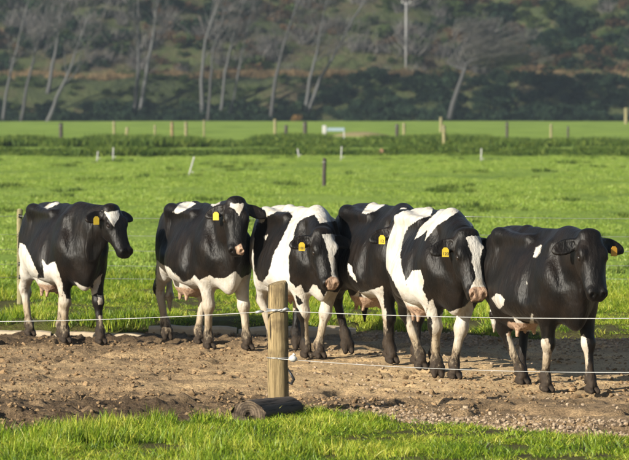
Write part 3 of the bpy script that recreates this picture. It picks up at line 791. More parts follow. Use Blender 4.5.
# posts far out in the pasture
def far_post(px, ytop, ybase, wpx, mat, label, lean=0.0):
    b = at(px, ybase, VERGE_Z); S_ = (ybase - 100) / (CAM_H - 0)
    h = (ybase - ytop) / ((ybase - 100) / (CAM_H - VERGE_Z)); r = wpx / 2 / (F_PX / b.y)
    o = empty('fence_post', b); tag(o, label, 'post', 'far fence posts across the pasture')
    rd = random.Random(int(px)); v, f = post_mesh(h, r, rd, 10, .95, min(.02, r * .3)); s = mesh_obj('shaft', v, f, mat, o); o.rotation_euler = (0, lean, 0)
    w_ = tube([(-r * 1.05, -r * .2, h * .86), (0, -r * 1.12, h * .86), (r * 1.05, -r * .2, h * .86)], [.012] * 3, 6); mesh_obj('wire_tie', *w_, M_WIRE, o)
FAR = [(324, 158, 187, 4.2, M_POSTD, 'dark single post in the open pasture above the middle cows', .02),
 (61, 123, 141, 4.0, M_POSTD, 'dark far post at the left, above the first cow'),
 (114, 121, 136, 2.6, M_POSTB, 'thin pale far post right of the dark left one'),
 (126, 127, 139, 3.0, M_POSTB, 'short pale leaning far post beside the thin pale one', .12),
 (155, 125, 140, 2.2, M_POSTB, 'thin faint far post between the pale pair and the tan post'),
 (172, 122, 141, 3.4, M_POST, 'brown far post just left of the tan post at the ditch'),
 (186, 122, 145, 3.2, M_POSTB, 'taller tan far post standing at the ditch left of centre'),
 (204, 120, 138, 1.8, M_POSTB, 'thinnest grey far post right of the tan post at the ditch'),
 (275, 119, 136, 3.0, M_POSTB, 'pale far post below the orange shrub, left of the dark pair'),
 (286, 125, 138, 3.6, M_POSTD, 'left one of two short dark far posts under the orange shrub'),
 (305, 122, 138, 4.4, M_POSTD, 'right one of two short dark far posts under the orange shrub'),
 (397, 124, 139, 3.6, M_POSTD, 'dark far post with a pale one close behind it'),
 (404, 123, 138, 3.0, M_POSTB, 'pale far post close to the dark one right of the blue rail'),
 (441, 117, 132, 3.4, M_POSTB, 'brown-topped far post rising behind the yellowish one'),
 (444, 125, 147, 3.6, M_POSTB, 'yellowish far post standing at the ditch right of centre'),
 (507, 122, 139, 3.0, M_POSTD, 'dark far post alone in the right half of the far field'),
 (551, 124, 138, 2.6, M_POSTB, 'pale far post in the right half of the far field'),
 (568, 126, 138, 2.2, M_POSTD, 'thin dark far post near the right of the far field'),
 (626, 108, 124, 3.6, M_POSTB, 'far post at the right edge by the foot of the bank')]
for a in FAR: far_post(*a)
# white tread-in stakes
def stake(px, ytop, ybase, lean, label):
    b = at(px, ybase, VERGE_Z); h = (ybase - ytop) / ((ybase - 100) / (CAM_H - VERGE_Z))
    o = empty('electric_fence_stake', b); tag(o, label, 'stake', 'white stakes in the pasture'); o.rotation_euler = (0, lean, 0)
    v, f = tube([(0, 0, -.1), (0, 0, h)], [.026, .022], 8); mesh_obj('rod', v, f, M_PEG, o, smooth=True)
    v, f = box((0, 0, h + .03), (.055, .04, .06), .01); mesh_obj('clip', v, f, M_PEG, o)
    v, f = box((.07, 0, .12), (.10, .02, .02), .004); mesh_obj('foot_step', v, f, M_PEG, o)
stake(113, 149, 160, .03, 'white stake standing at the near side of the ditch on the left')
stake(189, 158, 175, .28, 'white stake leaning right in the pasture above the second cow')
stake(97, 153, 161, .1, 'shorter faint stake just left of the upright white one')
stake(299, 150, 158, -.15, 'small white stake near the ditch above the gap between cows')
stake(341, 148, 160, .05, 'white stake near the ditch right of the dark single post')
stake(481, 150, 162, .03, 'white stake at the near side of the ditch on the right')
# pale blue rail
b = at(334, 139, VERGE_Z); s = F_PX / b.y; rl = empty('rail_stile', b); tag(rl, 'pale blue rail between a thick white post and a thin leg in the far field', 'rail')
M_BLUE = plain('pale_blue_paint', (.19, .25, .29), .5, .4)
v, f = box((-9.5 / s, 0, 6.8 / s), (4.2 / s, .22, 13.6 / s), .03); mesh_obj('post', v, f, M_PEG, rl)
v, f = box((1.8 / s, 0, 9.6 / s), (18 / s, .14, 3.4 / s), .02); mesh_obj('rail', v, f, M_BLUE, rl)
v, f = box((10.0 / s, 0, 3.9 / s), (1.2 / s, .10, 7.8 / s), .01); mesh_obj('leg', v, f, M_PEG, rl)
# low mounds of earth
def mound(px, py, wpx, h, label):
    c = at(px, py, VERGE_Z); w_ = wpx / (F_PX / c.y); V = []; Fc = []; rd = random.Random(int(px)); n, sg = 7, 22
    for i in range(n):
        t = i / (n - 1)
        for k in range(sg):
            a = 2 * math.pi * k / sg; r = w_ / 2 * (1 - t) * (1 + .15 * math.sin(3 * a + px) + rd.uniform(-.06, .06))
            V.append((r * math.cos(a), r * math.sin(a) * 1.4, h * math.sin(t * math.pi / 2) * (1 + rd.uniform(-.1, .1)) - .03))
    for i in range(n - 1):
        for k in range(sg): k2 = (k + 1) % sg; Fc.append((i * sg + k, i * sg + k2, (i + 1) * sg + k2, (i + 1) * sg + k))
    o = mesh_obj('earth_mound', V, Fc, M_MOUND, None, smooth=True); o.location = c; tag(o, label, 'mound')
M_MOUND = plain('dry_earth', (.20, .17, .08), .95, .1, bump=3)
mound(362, 136, 66, .30, 'low brownish grassy mound in the far field right of the blue rail')
M_MOUND = plain('bare_earth', (.17, .10, .06), .95, .1, bump=6)
mound(382, 155, 9, .30, 'small reddish heap of earth at the near side of the ditch')

# ------------------------------------------------------------------ the hazy air
hm = bpy.data.materials.new('haze'); hm.use_nodes = True; ht = hm.node_tree
ht.nodes.remove(ht.nodes['Principled BSDF'])
pv = ht.nodes.new('ShaderNodeVolumePrincipled'); pv.inputs['Color'].default_value = (.66, .82, 1.0, 1); pv.inputs['Density'].default_value = .00013
pv.inputs['Anisotropy'].default_value = .1
ht.links.new(pv.outputs[0], ht.nodes['Material Output'].inputs['Volume'])
v, f = box((0, 280, 55), (640, 720, 114)); mesh_obj('haze', v, f, hm, None, kind='stuff')
# ------------------------------------------------------------------ cows: a signed distance body, meshed as one surface
def smin(a, b, k):
    h = np.maximum(k - np.abs(a - b), 0.0) / k
    return np.minimum(a, b) - h * h * k * 0.25

class Body:
    """distance field built from tapered limbs and ellipsoids with smooth joins"""
    def __init__(s): s.prims = []
    def cone(s, a, b, ra, rb, k=.05, flat=None, group='body', cut=False):
        a = np.array(a, float); b = np.array(b, float); ba = b - a; L2 = max(ba @ ba, 1e-9)
        def fn(X, Y, Z):
            px, py, pz = X - a[0], Y - a[1], Z - a[2]
            t = np.clip((px * ba[0] + py * ba[1] + pz * ba[2]) / L2, 0, 1)
            vx, vy, vz = px - t * ba[0], py - t * ba[1], pz - t * ba[2]
            if flat is not None:
                u, sc = flat
                q = (vx * u[0] + vy * u[1] + vz * u[2]) * (sc - 1)
                vx, vy, vz = vx + q * u[0], vy + q * u[1], vz + q * u[2]
            return np.sqrt(vx * vx + vy * vy + vz * vz) - (ra + (rb - ra) * t)
        r = max(ra, rb)
        s.prims.append((fn, np.minimum(a, b) - r - k, np.maximum(a, b) + r + k, k, group, cut))
    def ell(s, c, rad, rot=None, k=.05, group='body', cut=False):
        c = np.array(c, float); rad = np.array(rad, float); M = np.eye(3) if rot is None else np.array(rot, float)  # rows = axes
        def fn(X, Y, Z):
            d = (X - c[0], Y - c[1], Z - c[2])
            q = [M[i, 0] * d[0] + M[i, 1] * d[1] + M[i, 2] * d[2] for i in range(3)]
            k0 = np.sqrt(sum((q[i] / rad[i]) ** 2 for i in range(3)))
            k1 = np.sqrt(sum((q[i] / rad[i] ** 2) ** 2 for i in range(3))) + 1e-9
            return np.where(k0 < 1e-6, -rad.min(), k0 * (k0 - 1) / k1)
        m = rad.max()
        s.prims.append((fn, c - m - k, c + m + k, k, group, cut))
    def func(s, fn, lo, hi, k=.05, group='body', cut=False):
        s.prims.append((fn, np.array(lo, float), np.array(hi, float), k, group, cut))
    def group_d(s, P, group):
        d = np.full(len(P), 1e3)
        for fn, lo, hi, k, g, cut in s.prims:
            if g == group and not cut: d = np.minimum(d, fn(P[:, 0], P[:, 1], P[:, 2]))
        return d
    def mesh(s, h):
        add = [p for p in s.prims if not p[5]]
        lo = np.min([p[1] for p in add], axis=0) - 2 * h; hi = np.max([p[2] for p in add], axis=0) + 2 * h
        n = np.ceil((hi - lo) / h).astype(int) + 1
        ax = [(lo[i] + h * np.arange(n[i])).astype(np.float32) for i in range(3)]
        D = np.full(n, 1.0, dtype=np.float32)
        for fn, l, u, k, g, cut in add + [p for p in s.prims if p[5]]:
            i0 = np.maximum(((l - lo) / h).astype(int) - 2, 0); i1 = np.minimum(((u - lo) / h).astype(int) + 3, n)
            sl = tuple(slice(a, b) for a, b in zip(i0, i1))
            X, Y, Z = np.meshgrid(ax[0][sl[0]], ax[1][sl[1]], ax[2][sl[2]], indexing='ij', sparse=True)
            d = fn(X, Y, Z).astype(np.float32)
            D[sl] = -smin(-D[sl], d, k) if cut else smin(D[sl], d, k)
        return surface_nets(D, lo, h)

def surface_nets(D, lo, h):
    ins = D < 0; n = np.array(D.shape)
    nc = n - 1
    acc = np.zeros(tuple(nc) + (3,), np.float32); cnt = np.zeros(tuple(nc), np.float32)
    cross = []
    for axis in range(3):
        a = [slice(None)] * 3; b = [slice(None)] * 3
        a[axis] = slice(0, -1); b[axis] = slice(1, None)
        da, db = D[tuple(a)], D[tuple(b)]
        cr = (da < 0) != (db < 0)
        idx = np.argwhere(cr); t = da[cr] / (da[cr] - db[cr])
        cross.append((idx, da[cr] < 0))
        pos = idx.astype(np.float32); pos[:, axis] += t
        o1, o2 = [x for x in range(3) if x != axis]
        for s1 in (0, -1):
            for s2 in (0, -1):
                c = idx.copy(); c[:, o1] += s1; c[:, o2] += s2
                ok = np.all((c >= 0) & (c < nc), axis=1)
                np.add.at(acc, tuple(c[ok].T), pos[ok]); np.add.at(cnt, tuple(c[ok].T), 1)
    act = cnt > 0
    vid = np.full(tuple(nc), -1, np.int64); vid[act] = np.arange(act.sum())
    V = acc[act] / cnt[act][:, None] * h + lo
    Q = []
    for axis, (idx, inside) in enumerate(cross):
        o1, o2 = ((1, 2), (2, 0), (0, 1))[axis]
        ok = (idx[:, o1] > 0) & (idx[:, o2] > 0) & (idx[:, o1] < nc[o1]) & (idx[:, o2] < nc[o2])
        idx, inside = idx[ok], inside[ok]
        def cell(s1, s2):
            c = idx.copy(); c[:, o1] += s1; c[:, o2] += s2
            return vid[tuple(c.T)]
        q = np.stack([cell(-1, -1), cell(0, -1), cell(0, 0), cell(-1, 0)], axis=1)
        q[~inside] = q[~inside][:, ::-1]
        Q.append(q)
    return V, np.concatenate(Q)

def spline(xs, ys):
    """smooth monotone-ish interpolation through stations"""
    xs = np.array(xs, float); ys = np.array(ys, float)
    m = np.gradient(ys, xs)
    def f(x):
        x = np.clip(x, xs[0], xs[-1]); i = np.clip(np.searchsorted(xs, x) - 1, 0, len(xs) - 2)
        h = xs[i + 1] - xs[i]; t = (x - xs[i]) / h
        return ((2 * t**3 - 3 * t**2 + 1) * ys[i] + (t**3 - 2 * t**2 + t) * h * m[i] + (-2 * t**3 + 3 * t**2) * ys[i + 1] + (t**3 - t**2) * h * m[i + 1])
    return f

def trunk_fn(fat):
    X_ = [-.97, -.90, -.78, -.55, -.25, .10, .40, .62, .80, .93]
    top = spline(X_, [1.22, 1.315, 1.360, 1.380, 1.350, 1.335, 1.340, 1.345, 1.25, 1.10])
    bot = spline(X_, [1.12, 1.00, .86, .72, .625, .575, .58, .61, .69, .84])
    wid = spline(X_, [.07, .14, .185, .222, .305 * fat, .350 * fat, .295 * fat, .215, .145, .06])
    pear = spline(X_, [.1, -.05, -.08, .04, .40, .46, .46, .50, .25, .1])
    def fn(X, Y, Z):
        t_, b_, w_, p_ = top(X), bot(X), wid(X), pear(X)
        zc = (t_ + b_) / 2; hh = (t_ - b_) / 2
        q = (Z - zc) / hh
        ww = w_ * (1 - p_ * np.clip(q, -1, 1.3))
        n = 2.25
        r = ((np.abs(Y) / ww) ** n + np.abs(q) ** n) ** (1 / n)
        d = (r - 1) * np.minimum(ww, hh) * .85
        d = np.maximum(d, np.maximum(X - .96, -1.0 - X))
        rib = np.exp(-((X - .05) / .20) ** 2 - ((Z - 1.0) / .18) ** 2)
        ph = X + .30 * (Z - .9) + .9 * (Z - .95) ** 2 + .012 * np.sin(23 * X)
        return d + .0042 * rib * np.sin(2 * np.pi * ph / .088)
    return fn

def head_fn(P0, a, l, nn, sc):
    S_ = [-.03, .02, .07, .13, .20, .28, .36, .43, .49, .53, .555]
    wid = spline(S_, [.060, .090, .101, .108, .112, .098, .085, .079, .080, .072, .045])
    top = spline(S_, [-.035, .012, .034, .044, .043, .036, .030, .028, .026, .008, -.02])
    bot = spline(S_, [-.10, -.145, -.175, -.200, -.205, -.175, -.135, -.108, -.098, -.090, -.07])
    pear = spline(S_, [0, 0, -.08, -.22, -.26, -.10, .05, .08, .04, 0, 0])
    def fn(X, Y, Z):
        dx, dy, dz = X - P0[0], Y - P0[1], Z - P0[2]
        s = (dx * a[0] + dy * a[1] + dz * a[2]) / sc; t = (dx * l[0] + dy * l[1] + dz * l[2]) / sc; n = (dx * nn[0] + dy * nn[1] + dz * nn[2]) / sc
        w_, t_, b_, p_ = wid(s), top(s), bot(s), pear(s)
        zc = (t_ + b_) / 2; hh = (t_ - b_) / 2; q = (n - zc) / hh
        ww = w_ * (1 - p_ * np.clip(q, -1.2, 1.0))
        r = ((np.abs(t) / ww) ** 2.7 + np.abs(q) ** 2.7) ** (1 / 2.7)
        d = (r - 1) * np.minimum(ww, hh) * .8
        return np.maximum(d, np.maximum(s - .556, -.035 - s)) * sc
    return fn

def leg(B, hip, joints, radii, side):
    pass

def frame(yaw, pitch, roll=0.0):
    a = np.array([math.cos(pitch) * math.cos(yaw), math.cos(pitch) * math.sin(yaw), -math.sin(pitch)])
    l = np.array([-math.sin(yaw), math.cos(yaw), 0.0])
    nrm = np.cross(a, l); nrm = -nrm if nrm[2] < 0 and pitch < R(89) else nrm
    if roll:
        l, nrm = l * math.cos(roll) + nrm * math.sin(roll), nrm * math.cos(roll) - l * math.sin(roll)
    return a, l, nrm

def build_body(c):
    """c: pose of one cow -> verts, quads, dict of per vertex fields, head frame"""
    B = Body()
    fat = c.get('fat', 1.0)
    B.func(trunk_fn(fat), (-1.02, -.5, .5), (.98, .5, 1.46), k=.08)
    B.cone((.50, 0, 1.352), (-.30, 0, 1.352), .022, .022, k=.09)               # ridge of the spine
    B.cone((-.30, 0, 1.352), (-.90, 0, 1.325), .022, .024, k=.09)
    for s in (-1, 1):
        B.ell((-.53, s * .195, 1.318), (.060, .028, .040), k=.11)             # hook bone
        B.ell((-.91, s * .095, 1.25), (.05, .036, .055), k=.06)                # pin bone
        B.ell((.50, s * .155, 1.06), (.12, .058, .25), rot=((.94, 0, -.34), (0, 1, 0), (.34, 0, .94)), k=.10)   # shoulder blade
        B.ell((.70, s * .150, .93), (.10, .065, .12), k=.11)                    # point of shoulder
        B.ell((-.68, s * .138, 1.00), (.23, .098, .30), rot=((.96, 0, .28), (0, 1, 0), (-.28, 0, .96)), k=.08)   # thigh
    for s in (-1, 1):
        B.cone((-.50, s * .180, 1.315), (.05, s * .150, 1.305), .020, .010, k=.13)   # edge of the loin
        B.cone((-.52, s * .198, 1.29), (-.45, s * .198, .92), .026, .032, k=.07)      # thigh edge below the hook
        B.cone((-.40, s * .245, .86), (-.10, s * .285, .70), .035, .020, k=.07)       # fold of the flank
    B.ell((.74, 0, .74), (.16, .085, .20), k=.09)                              # brisket
    # hind legs
    for s, key in ((-1, 'hr'), (1, 'hl')):
        fx, fy, lift = c[key]
        stif = (-.42 + .12 * (fx + .65), s * .19, .84)
        hock = (fx - .10 + .10 * (-.65 - fx), s * .12 + .35 * fy, .50 + lift * .6)
        fet = (fx - .045 - lift * .5, fy, .135 + lift * 1.2)
        B.cone((-.62, s * .15, 1.0), stif, .19, .13, k=.10, flat=((0, 1, 0), 1.45))
        mid = tuple((np.array(stif) * .55 + np.array(hock) * .45) + np.array([-.03, 0, 0]))
        B.cone((-.66, s * .155, .86), mid, .14, .085, k=.09, flat=((0, 1, 0), 1.2))
        B.cone(stif, mid, .125, .08, k=.08, flat=((0, 1, 0), 1.15))
        B.cone(mid, hock, .080, .050, k=.05)
        B.ell((hock[0] - .012, hock[1], hock[2] + .012), (.062, .048, .074), k=.035)
        pt = (hock[0] - .05, hock[1], hock[2] + .06)
        B.cone(pt, (mid[0] - .07, mid[1], mid[2] + .05), .026, .035, k=.04)    # achilles tendon
        B.cone(hock, fet, .043, .034, k=.04)
        foot(B, fet, (fx, fy), lift)
    # fore legs
    for s, key in ((-1, 'fr'), (1, 'fl')):
        fx, fy, lift = c[key]
        elb = (.53 + .15 * (fx - .58), s * .165, .78)
        fet = (fx - .035 - lift * .5, fy, .135 + lift * 1.1)
        knee = ((elb[0] * .45 + fet[0] * .55) + .025 + .12 * max(0, .58 - fx), s * .07 + .55 * fy, .43 + lift * .5)
        B.cone((.60, s * .165, .98), elb, .15, .115, k=.09, flat=((0, 1, 0), 1.4))
        B.cone(elb, knee, .105, .054, k=.06, flat=((0, 1, 0), 1.1))
        B.ell(knee, (.060, .058, .072), k=.03)
        B.cone(knee, fet, .041, .034, k=.04)
        foot(B, fet, (fx, fy), lift)
    # udder
    ud = c.get('udder', 1.0)
    B.ell((-.42, 0, .62), (.24, .17 * ud, .155 * ud), k=.08, group='udder')
    for sx in (-.54, -.34):
        for s in (-1, 1):
            B.cone((sx, s * .075, .51), (sx, s * .080, .452 + .01 * s), .024, .015, k=.025, group='udder')
    # neck and head
    P0 = np.array(c['poll'], float); yaw, pitch, roll = c['yaw'], c['pitch'], c.get('roll', 0.0)
    a, l, nn = frame(yaw, pitch, roll)
    sc = c.get('head', 1.0)
    def H(s_, t_, n_): return P0 + sc * (a * s_ + l * t_ + nn * n_)
    base = H(.09, 0, -.12)
    nmid = np.array([.72, 0, 1.12]) * .5 + base * .5 + np.array([0, 0, .0])
    nl = np.cross(base - np.array([.66, 0, 1.1]), (0, 0, 1)); nl /= np.linalg.norm(nl)
    B.cone((.52, 0, 1.13), nmid, .215, .17, k=.12, flat=(nl, 1.45))
    B.cone(nmid, base, .17, .115, k=.08, flat=(nl, 1.35))
    B.cone((.60, 0, 1.33), H(.03, 0, -.07), .045, .05, k=.12)                  # crest of the neck
    B.cone((.80, 0, .80), H(.20, 0, -.17), .075, .035, k=.10, flat=(nl, 1.8))    # dewlap
    rot = np.stack([a, l, nn])
    def E(s_, t_, n_, r, k=.04, group='head', cut=False): B.ell(H(s_, t_, n_), np.array(r) * sc, rot=rot, k=k * sc, group=group, cut=cut)
    def Cn(p, q, ra, rb, k=.04, flat=None, group='head', cut=False):
        B.cone(H(*p), H(*q), ra * sc, rb * sc, k=k * sc, flat=flat, group=group, cut=cut)
    B.func(head_fn(P0, a, l, nn, sc), P0 - .62 * sc, P0 + .62 * sc, k=.05, group='head')
    E(.004, 0, -.008, (.038, .078, .036), k=.05)                                 # poll tuft
    for s in (-1, 1):
        E(.178, s * .090, .006, (.045, .026, .030), k=.035)                      # brow
        E(.21, s * .060, -.105, (.10, .042, .075), k=.05)                        # cheek
        E(.500, s * .048, .004, (.034, .030, .030), k=.03)                       # nostril wing
        Cn((.30, s * .072, -.05), (.44, s * .066, -.035), .018, .016, k=.04)     # line below the eye
    E(.485, 0, -.095, (.042, .050, .028), k=.02)                                   # lower lip
    for s in (-1, 1):
        E(.528, s * .047, .016, (.022, .014, .018), k=.016, cut=True)            # nostrils
        E(.205, s * .122, -.012, (.024, .014, .018), k=.015, cut=True)           # eye sockets
    Cn((.535, -.07, -.066), (.535, .07, -.066), .008, .008, k=.012, cut=True)
    for s in (-1, 1): Cn((.535, s * .07, -.066), (.42, s * .082, -.075), .007, .004, k=.012, cut=True)      # mouth line
    for s in (-1, 1):
        droop = c.get('ear_droop', .25); back = .22
        ed = l * s + a * droop * 1.6 - nn * back
        ed = ed / np.linalg.norm(ed)
        en = nn * 1.0 + l * s * .25; en = en - ed * (en @ ed); en /= np.linalg.norm(en); ew = np.cross(en, ed)
        r0 = H(.05, s * .080, -.055)
        cpos = r0 + ed * .115 * sc
        B.ell(cpos, np.array((.108, .066, .020)) * sc, rot=np.stack([ed, ew, en]), k=.020, group='ear')
        B.ell(cpos + ed * .055 * sc - ew * (0), np.array((.065, .040, .014)) * sc, rot=np.stack([ed, ew, en]), k=.020, group='ear')
        B.cone(r0, r0 + ed * .06, .032, .034, k=.03, group='ear')
        fn_ = en
        B.ell(cpos + fn_ * .020 * sc + ed * .005, np.array((.080, .042, .015)) * sc, rot=np.stack([ed, ew, en]), k=.014, group='ear', cut=True)
        c['ear%+d' % s] = (r0, ed, ew if ew[2] < 0 else -ew, fn_, cpos)
    # tail
    tx = c.get('tail', 0.0)
    tu = c.get('tail_up', 0.0)
    tp = [(-.93, 0, 1.325), (-.995, tx * .2, 1.25), (-1.02, tx * .5, 1.05), (-1.015, tx * .9, .80 + tu * .6), (-1.0, tx, .62 + tu)]
    for i in range(4):
        B.cone(tp[i], tp[i + 1], .038 - .006 * i, .032 - .006 * i, k=.03, group='tail')
    B.cone(tp[4], (-.99, tx, .45 + tu), .026, .036, k=.03, group='switch'); B.cone((-.99, tx, .45 + tu), (-.985, tx * 1.02, .30 + tu), .036, .010, k=.03, group='switch')
    # hollows
    for s in (-1, 1):
        B.ell((-.34, s * .335 * fat, 1.15), (.13, .045, .12), k=.16, cut=True)
        B.cone((.345, s * .295, 1.20), (.40, s * .325, .84), .010, .012, k=.12, cut=True)      # behind the shoulder
        B.cone((.70, s * .165, 1.22), (.83, s * .185, .96), .008, .010, k=.10, cut=True)       # before the shoulder
    V, Q = B.mesh(c.get('res', .0115))
    fld = {g: B.group_d(V, g) for g in ('body', 'head', 'udder', 'ear', 'tail', 'switch')}
    return V, Q, fld, (P0, a, l, nn, sc, H)

def foot(B, fet, f, lift):
    fx, fy = f
    B.ell(fet, (.046, .045, .052), k=.035)
    if lift > 0:                       # foot tipped on its toe
        for s in (-1, 1):
            B.cone(fet, (fx, fy + s * .02, .085 + lift * .3), .038, .042, k=.03)
            B.cone((fx - .01, fy + s * .026, .085 + lift * .3), (fx + .035, fy + s * .03, .028 + lift * .1), .042, .024, k=.012)
    else:
        B.cone(fet, (fx + .01, fy, .085), .037, .042, k=.03)
        for s in (-1, 1):
            B.cone((fx - .012, fy + s * .026, .046), (fx + .066, fy + s * .029, .024), .039, .022, k=.009)
    for s in (-1, 1):
        B.ell((fet[0] - .045, fet[1] + s * .022, fet[2] - .035), (.018, .015, .022), k=.012)   # dew claws

def poly_sd(P, poly):
    """signed distance to a polygon (positive inside)"""
    poly = np.array(poly, float); d = np.full(len(P), 1e9); ins = np.zeros(len(P), bool)
    n = len(poly)
    for i in range(n):
        a = poly[i]; b = poly[(i + 1) % n]; e = b - a; w_ = P - a
        t = np.clip((w_ @ e) / (e @ e + 1e-12), 0, 1)
        d = np.minimum(d, np.hypot(*(w_ - t[:, None] * e).T))
        c1 = (a[1] <= P[:, 1]) & (b[1] > P[:, 1]); c2 = (a[1] > P[:, 1]) & (b[1] <= P[:, 1])
        cr = e[0] * w_[:, 1] - e[1] * w_[:, 0]
        ins ^= (c1 & (cr > 0)) | (c2 & (cr < 0))
    return np.where(ins, d, -d)
# coat marks of each cow: outlines in centimetres on its own side elevation (across, up); w adds white, b takes it back to black
COAT = [
 dict(body=[('w',[(-20,136),(-14,140),(-3,142),(-6,139),(-17,134)]),('w',[(-45,100),(-40,98),(-34,86),(-26,68),(-30,44),(-32,24),(-29,-4),(-49,-4),(-47,44),(-47,84)]),('w',[(-22,83),(-17,77),(-9,81),(-5,70),(-1,56),(-2,44),(-21,40),(-31,48),(-26,64),(-20,64)]),('w',[(-13,54),(-2,50),(0,-8),(-12,-8)]),('w',[(-1,51),(3,43),(11,42),(11,32),(9,-8),(-2,-8),(-2,44)]),('w',[(10,61),(21,55),(29,54),(31,61),(39,68),(37,59),(33,48),(27,46),(17,51)]),('w',[(34,47),(39,46),(40,37),(35,36)]),('w',[(35,26),(42,26),(43,12),(36,12)])],
      head=[('w',[(39,133),(45,131),(56,133),(57,127),(51,116),(46,124)]),('w',[(35,96),(40,92),(46,88),(46,83),(39,85),(36,90)])],
      pink=[]),
 dict(body=[('w',[(-32,134),(-25,142),(-15,145),(-9,142),(-19,136),(-27,132)]),('w',[(6,141),(12,148),(19,148),(14,142),(8,139)]),('w',[(-48,86),(-43,82),(-32,77),(-29,72),(-21,64),(-14,67),(-10,71),(-5,66),(5,71),(9,68),(20,68),(28,74),(31,75),(36,68),(47,74),(49,-6),(-50,-6)]),('b',[(-35,78),(-32,86),(-28,75),(-30,72)])],
      head=[('w',[(25,143),(32,145),(39,143),(38,138),(34,130),(30,136),(25,139)])],
      pink=[('w',[(30,99),(36,103),(37,99),(39,95),(38,91),(32,92)])]),
 dict(body=[('w',[(-64,156),(57,156),(57,-22),(-64,-22)]),('b',[(-40,128),(-35,127),(-31,133),(-21,138),(-10,138),(-6,134),(-11,123),(-18,109),(-25,96),(-29,79),(-35,70),(-39,72),(-43,81),(-44,99),(-43,116)]),('b',[(0,129),(5,132),(15,135),(20,127),(56,132),(56,83),(37,60),(27,62),(24,56),(17,67),(13,68),(9,60),(5,60),(2,68),(-3,65),(-9,71),(-10,95),(-6,110),(-4,121)]),('b',[(-3,58),(0,56),(4,50),(0,48),(-3,52)]),('b',[(-9,38),(-2,46),(5,35),(7,-3),(-9,-3)]),('w',[(-34,114),(-30,116),(-32,110)])],
      head=[('w',[(22,116),(25,118),(38,118),(39,111),(38,103),(34,96),(35,88),(34,81),(36,74),(31,74),(31,83),(29,92),(28,99),(25,108)])],
      pink=[('w',[(26,72),(31,76),(40,74),(41,68),(37,63),(28,63),(25,68)])]),
 dict(body=[('w',[(-20,139),(-13,148),(-5,151),(2,147),(-7,141),(-16,138)]),('w',[(12,137),(17,144),(22,144),(17,137)]),('w',[(-33,92),(-30,90),(-27,81),(-24,73),(-28,77),(-33,84)]),('w',[(-21,64),(-14,66),(-5,69),(0,71),(1,47),(-7,49),(-16,54)]),('w',[(-38,53),(-26,63),(-22,67),(-24,50),(-26,39),(-37,41)]),('w',[(-2,47),(3,50),(4,10),(-2,10)]),('w',[(-36,15),(-27,14),(-31,6),(-36,8)])],
      head=[],
      pink=[]),
 dict(body=[('w',[(-45,123),(-41,138),(-36,143),(-26,147),(-19,149),(-2,151),(-5,142),(-15,139),(-25,132),(-29,123),(-32,108),(-31,97),(-26,80),(-18,66),(-12,57),(-8,45),(-8,-6),(-26,-6),(-26,60),(-45,97)]),('w',[(-19,121),(-14,132),(-5,140),(6,150),(16,151),(21,147),(11,140),(0,133),(-6,124),(-10,120),(-8,129),(-14,124)]),('w',[(-27,84),(-21,93),(-14,94),(-11,84),(-12,77),(-7,65),(-9,55),(-19,61),(-24,69)]),('w',[(22,147),(27,145),(34,133),(31,133)]),('w',[(-9,54),(-6,66),(-3,68),(0,59),(2,51),(6,56),(14,57),(25,61),(30,66),(33,66),(33,38),(29,-6),(11,-6),(11,45),(6,44),(8,-6),(-7,-6),(-3,42)]),('b',[(-7,54),(-5,52),(-3,45),(-4,44),(-7,49)])],
      head=[('w',[(26,123),(30,125),(42,124),(44,119),(40,109),(39,103),(40,95),(41,87),(45,78),(30,77),(34,84),(35,89),(33,97),(31,102),(32,108),(29,115)])],
      pink=[('w',[(29,76),(33,79),(43,79),(46,76),(47,67),(31,66)])]),
 dict(body=[('w',[(-7,112),(-5,120),(0,122),(-1,116),(-5,111)]),('w',[(-13,93),(-12,92),(-12,89),(-12,88),(-13,90)]),('w',[(-42,77),(-38,81),(-34,80),(-31,76),(-32,71),(-35,68),(-38,70)]),('w',[(-24,62),(-17,57),(-10,55),(-8,64),(-7,63),(-5,49),(-14,49),(-21,54)]),('w',[(18,51),(24,49),(25,40),(22,42)]),('w',[(-30,47),(-25,48),(-22,36),(-17,21),(-17,-2),(-24,-2),(-27,34)]),('w',[(-3,42),(6,43),(9,31),(8,-2),(-1,-2),(0,26)]),('w',[(30,41),(36,47),(39,40),(40,31),(38,-2),(30,-2),(32,26)])],
      head=[],
      pink=[]),
]
def local_plane(O, th, px, py, xl, size=1.0):
    """photo position -> point of a cow's own plane x = xl"""
    hv = Vector((math.cos(th), -math.sin(th), 0)); lv = Vector((math.sin(th), math.cos(th), 0))
    d = ray(px, py); C0 = Vector((0, 0, CAM_H))
    t = ((O - C0).dot(hv) + xl * size) / d.dot(hv)
    p = C0 + d * t - O
    return (p.dot(hv) / size, p.dot(lv) / size, p.z / size)

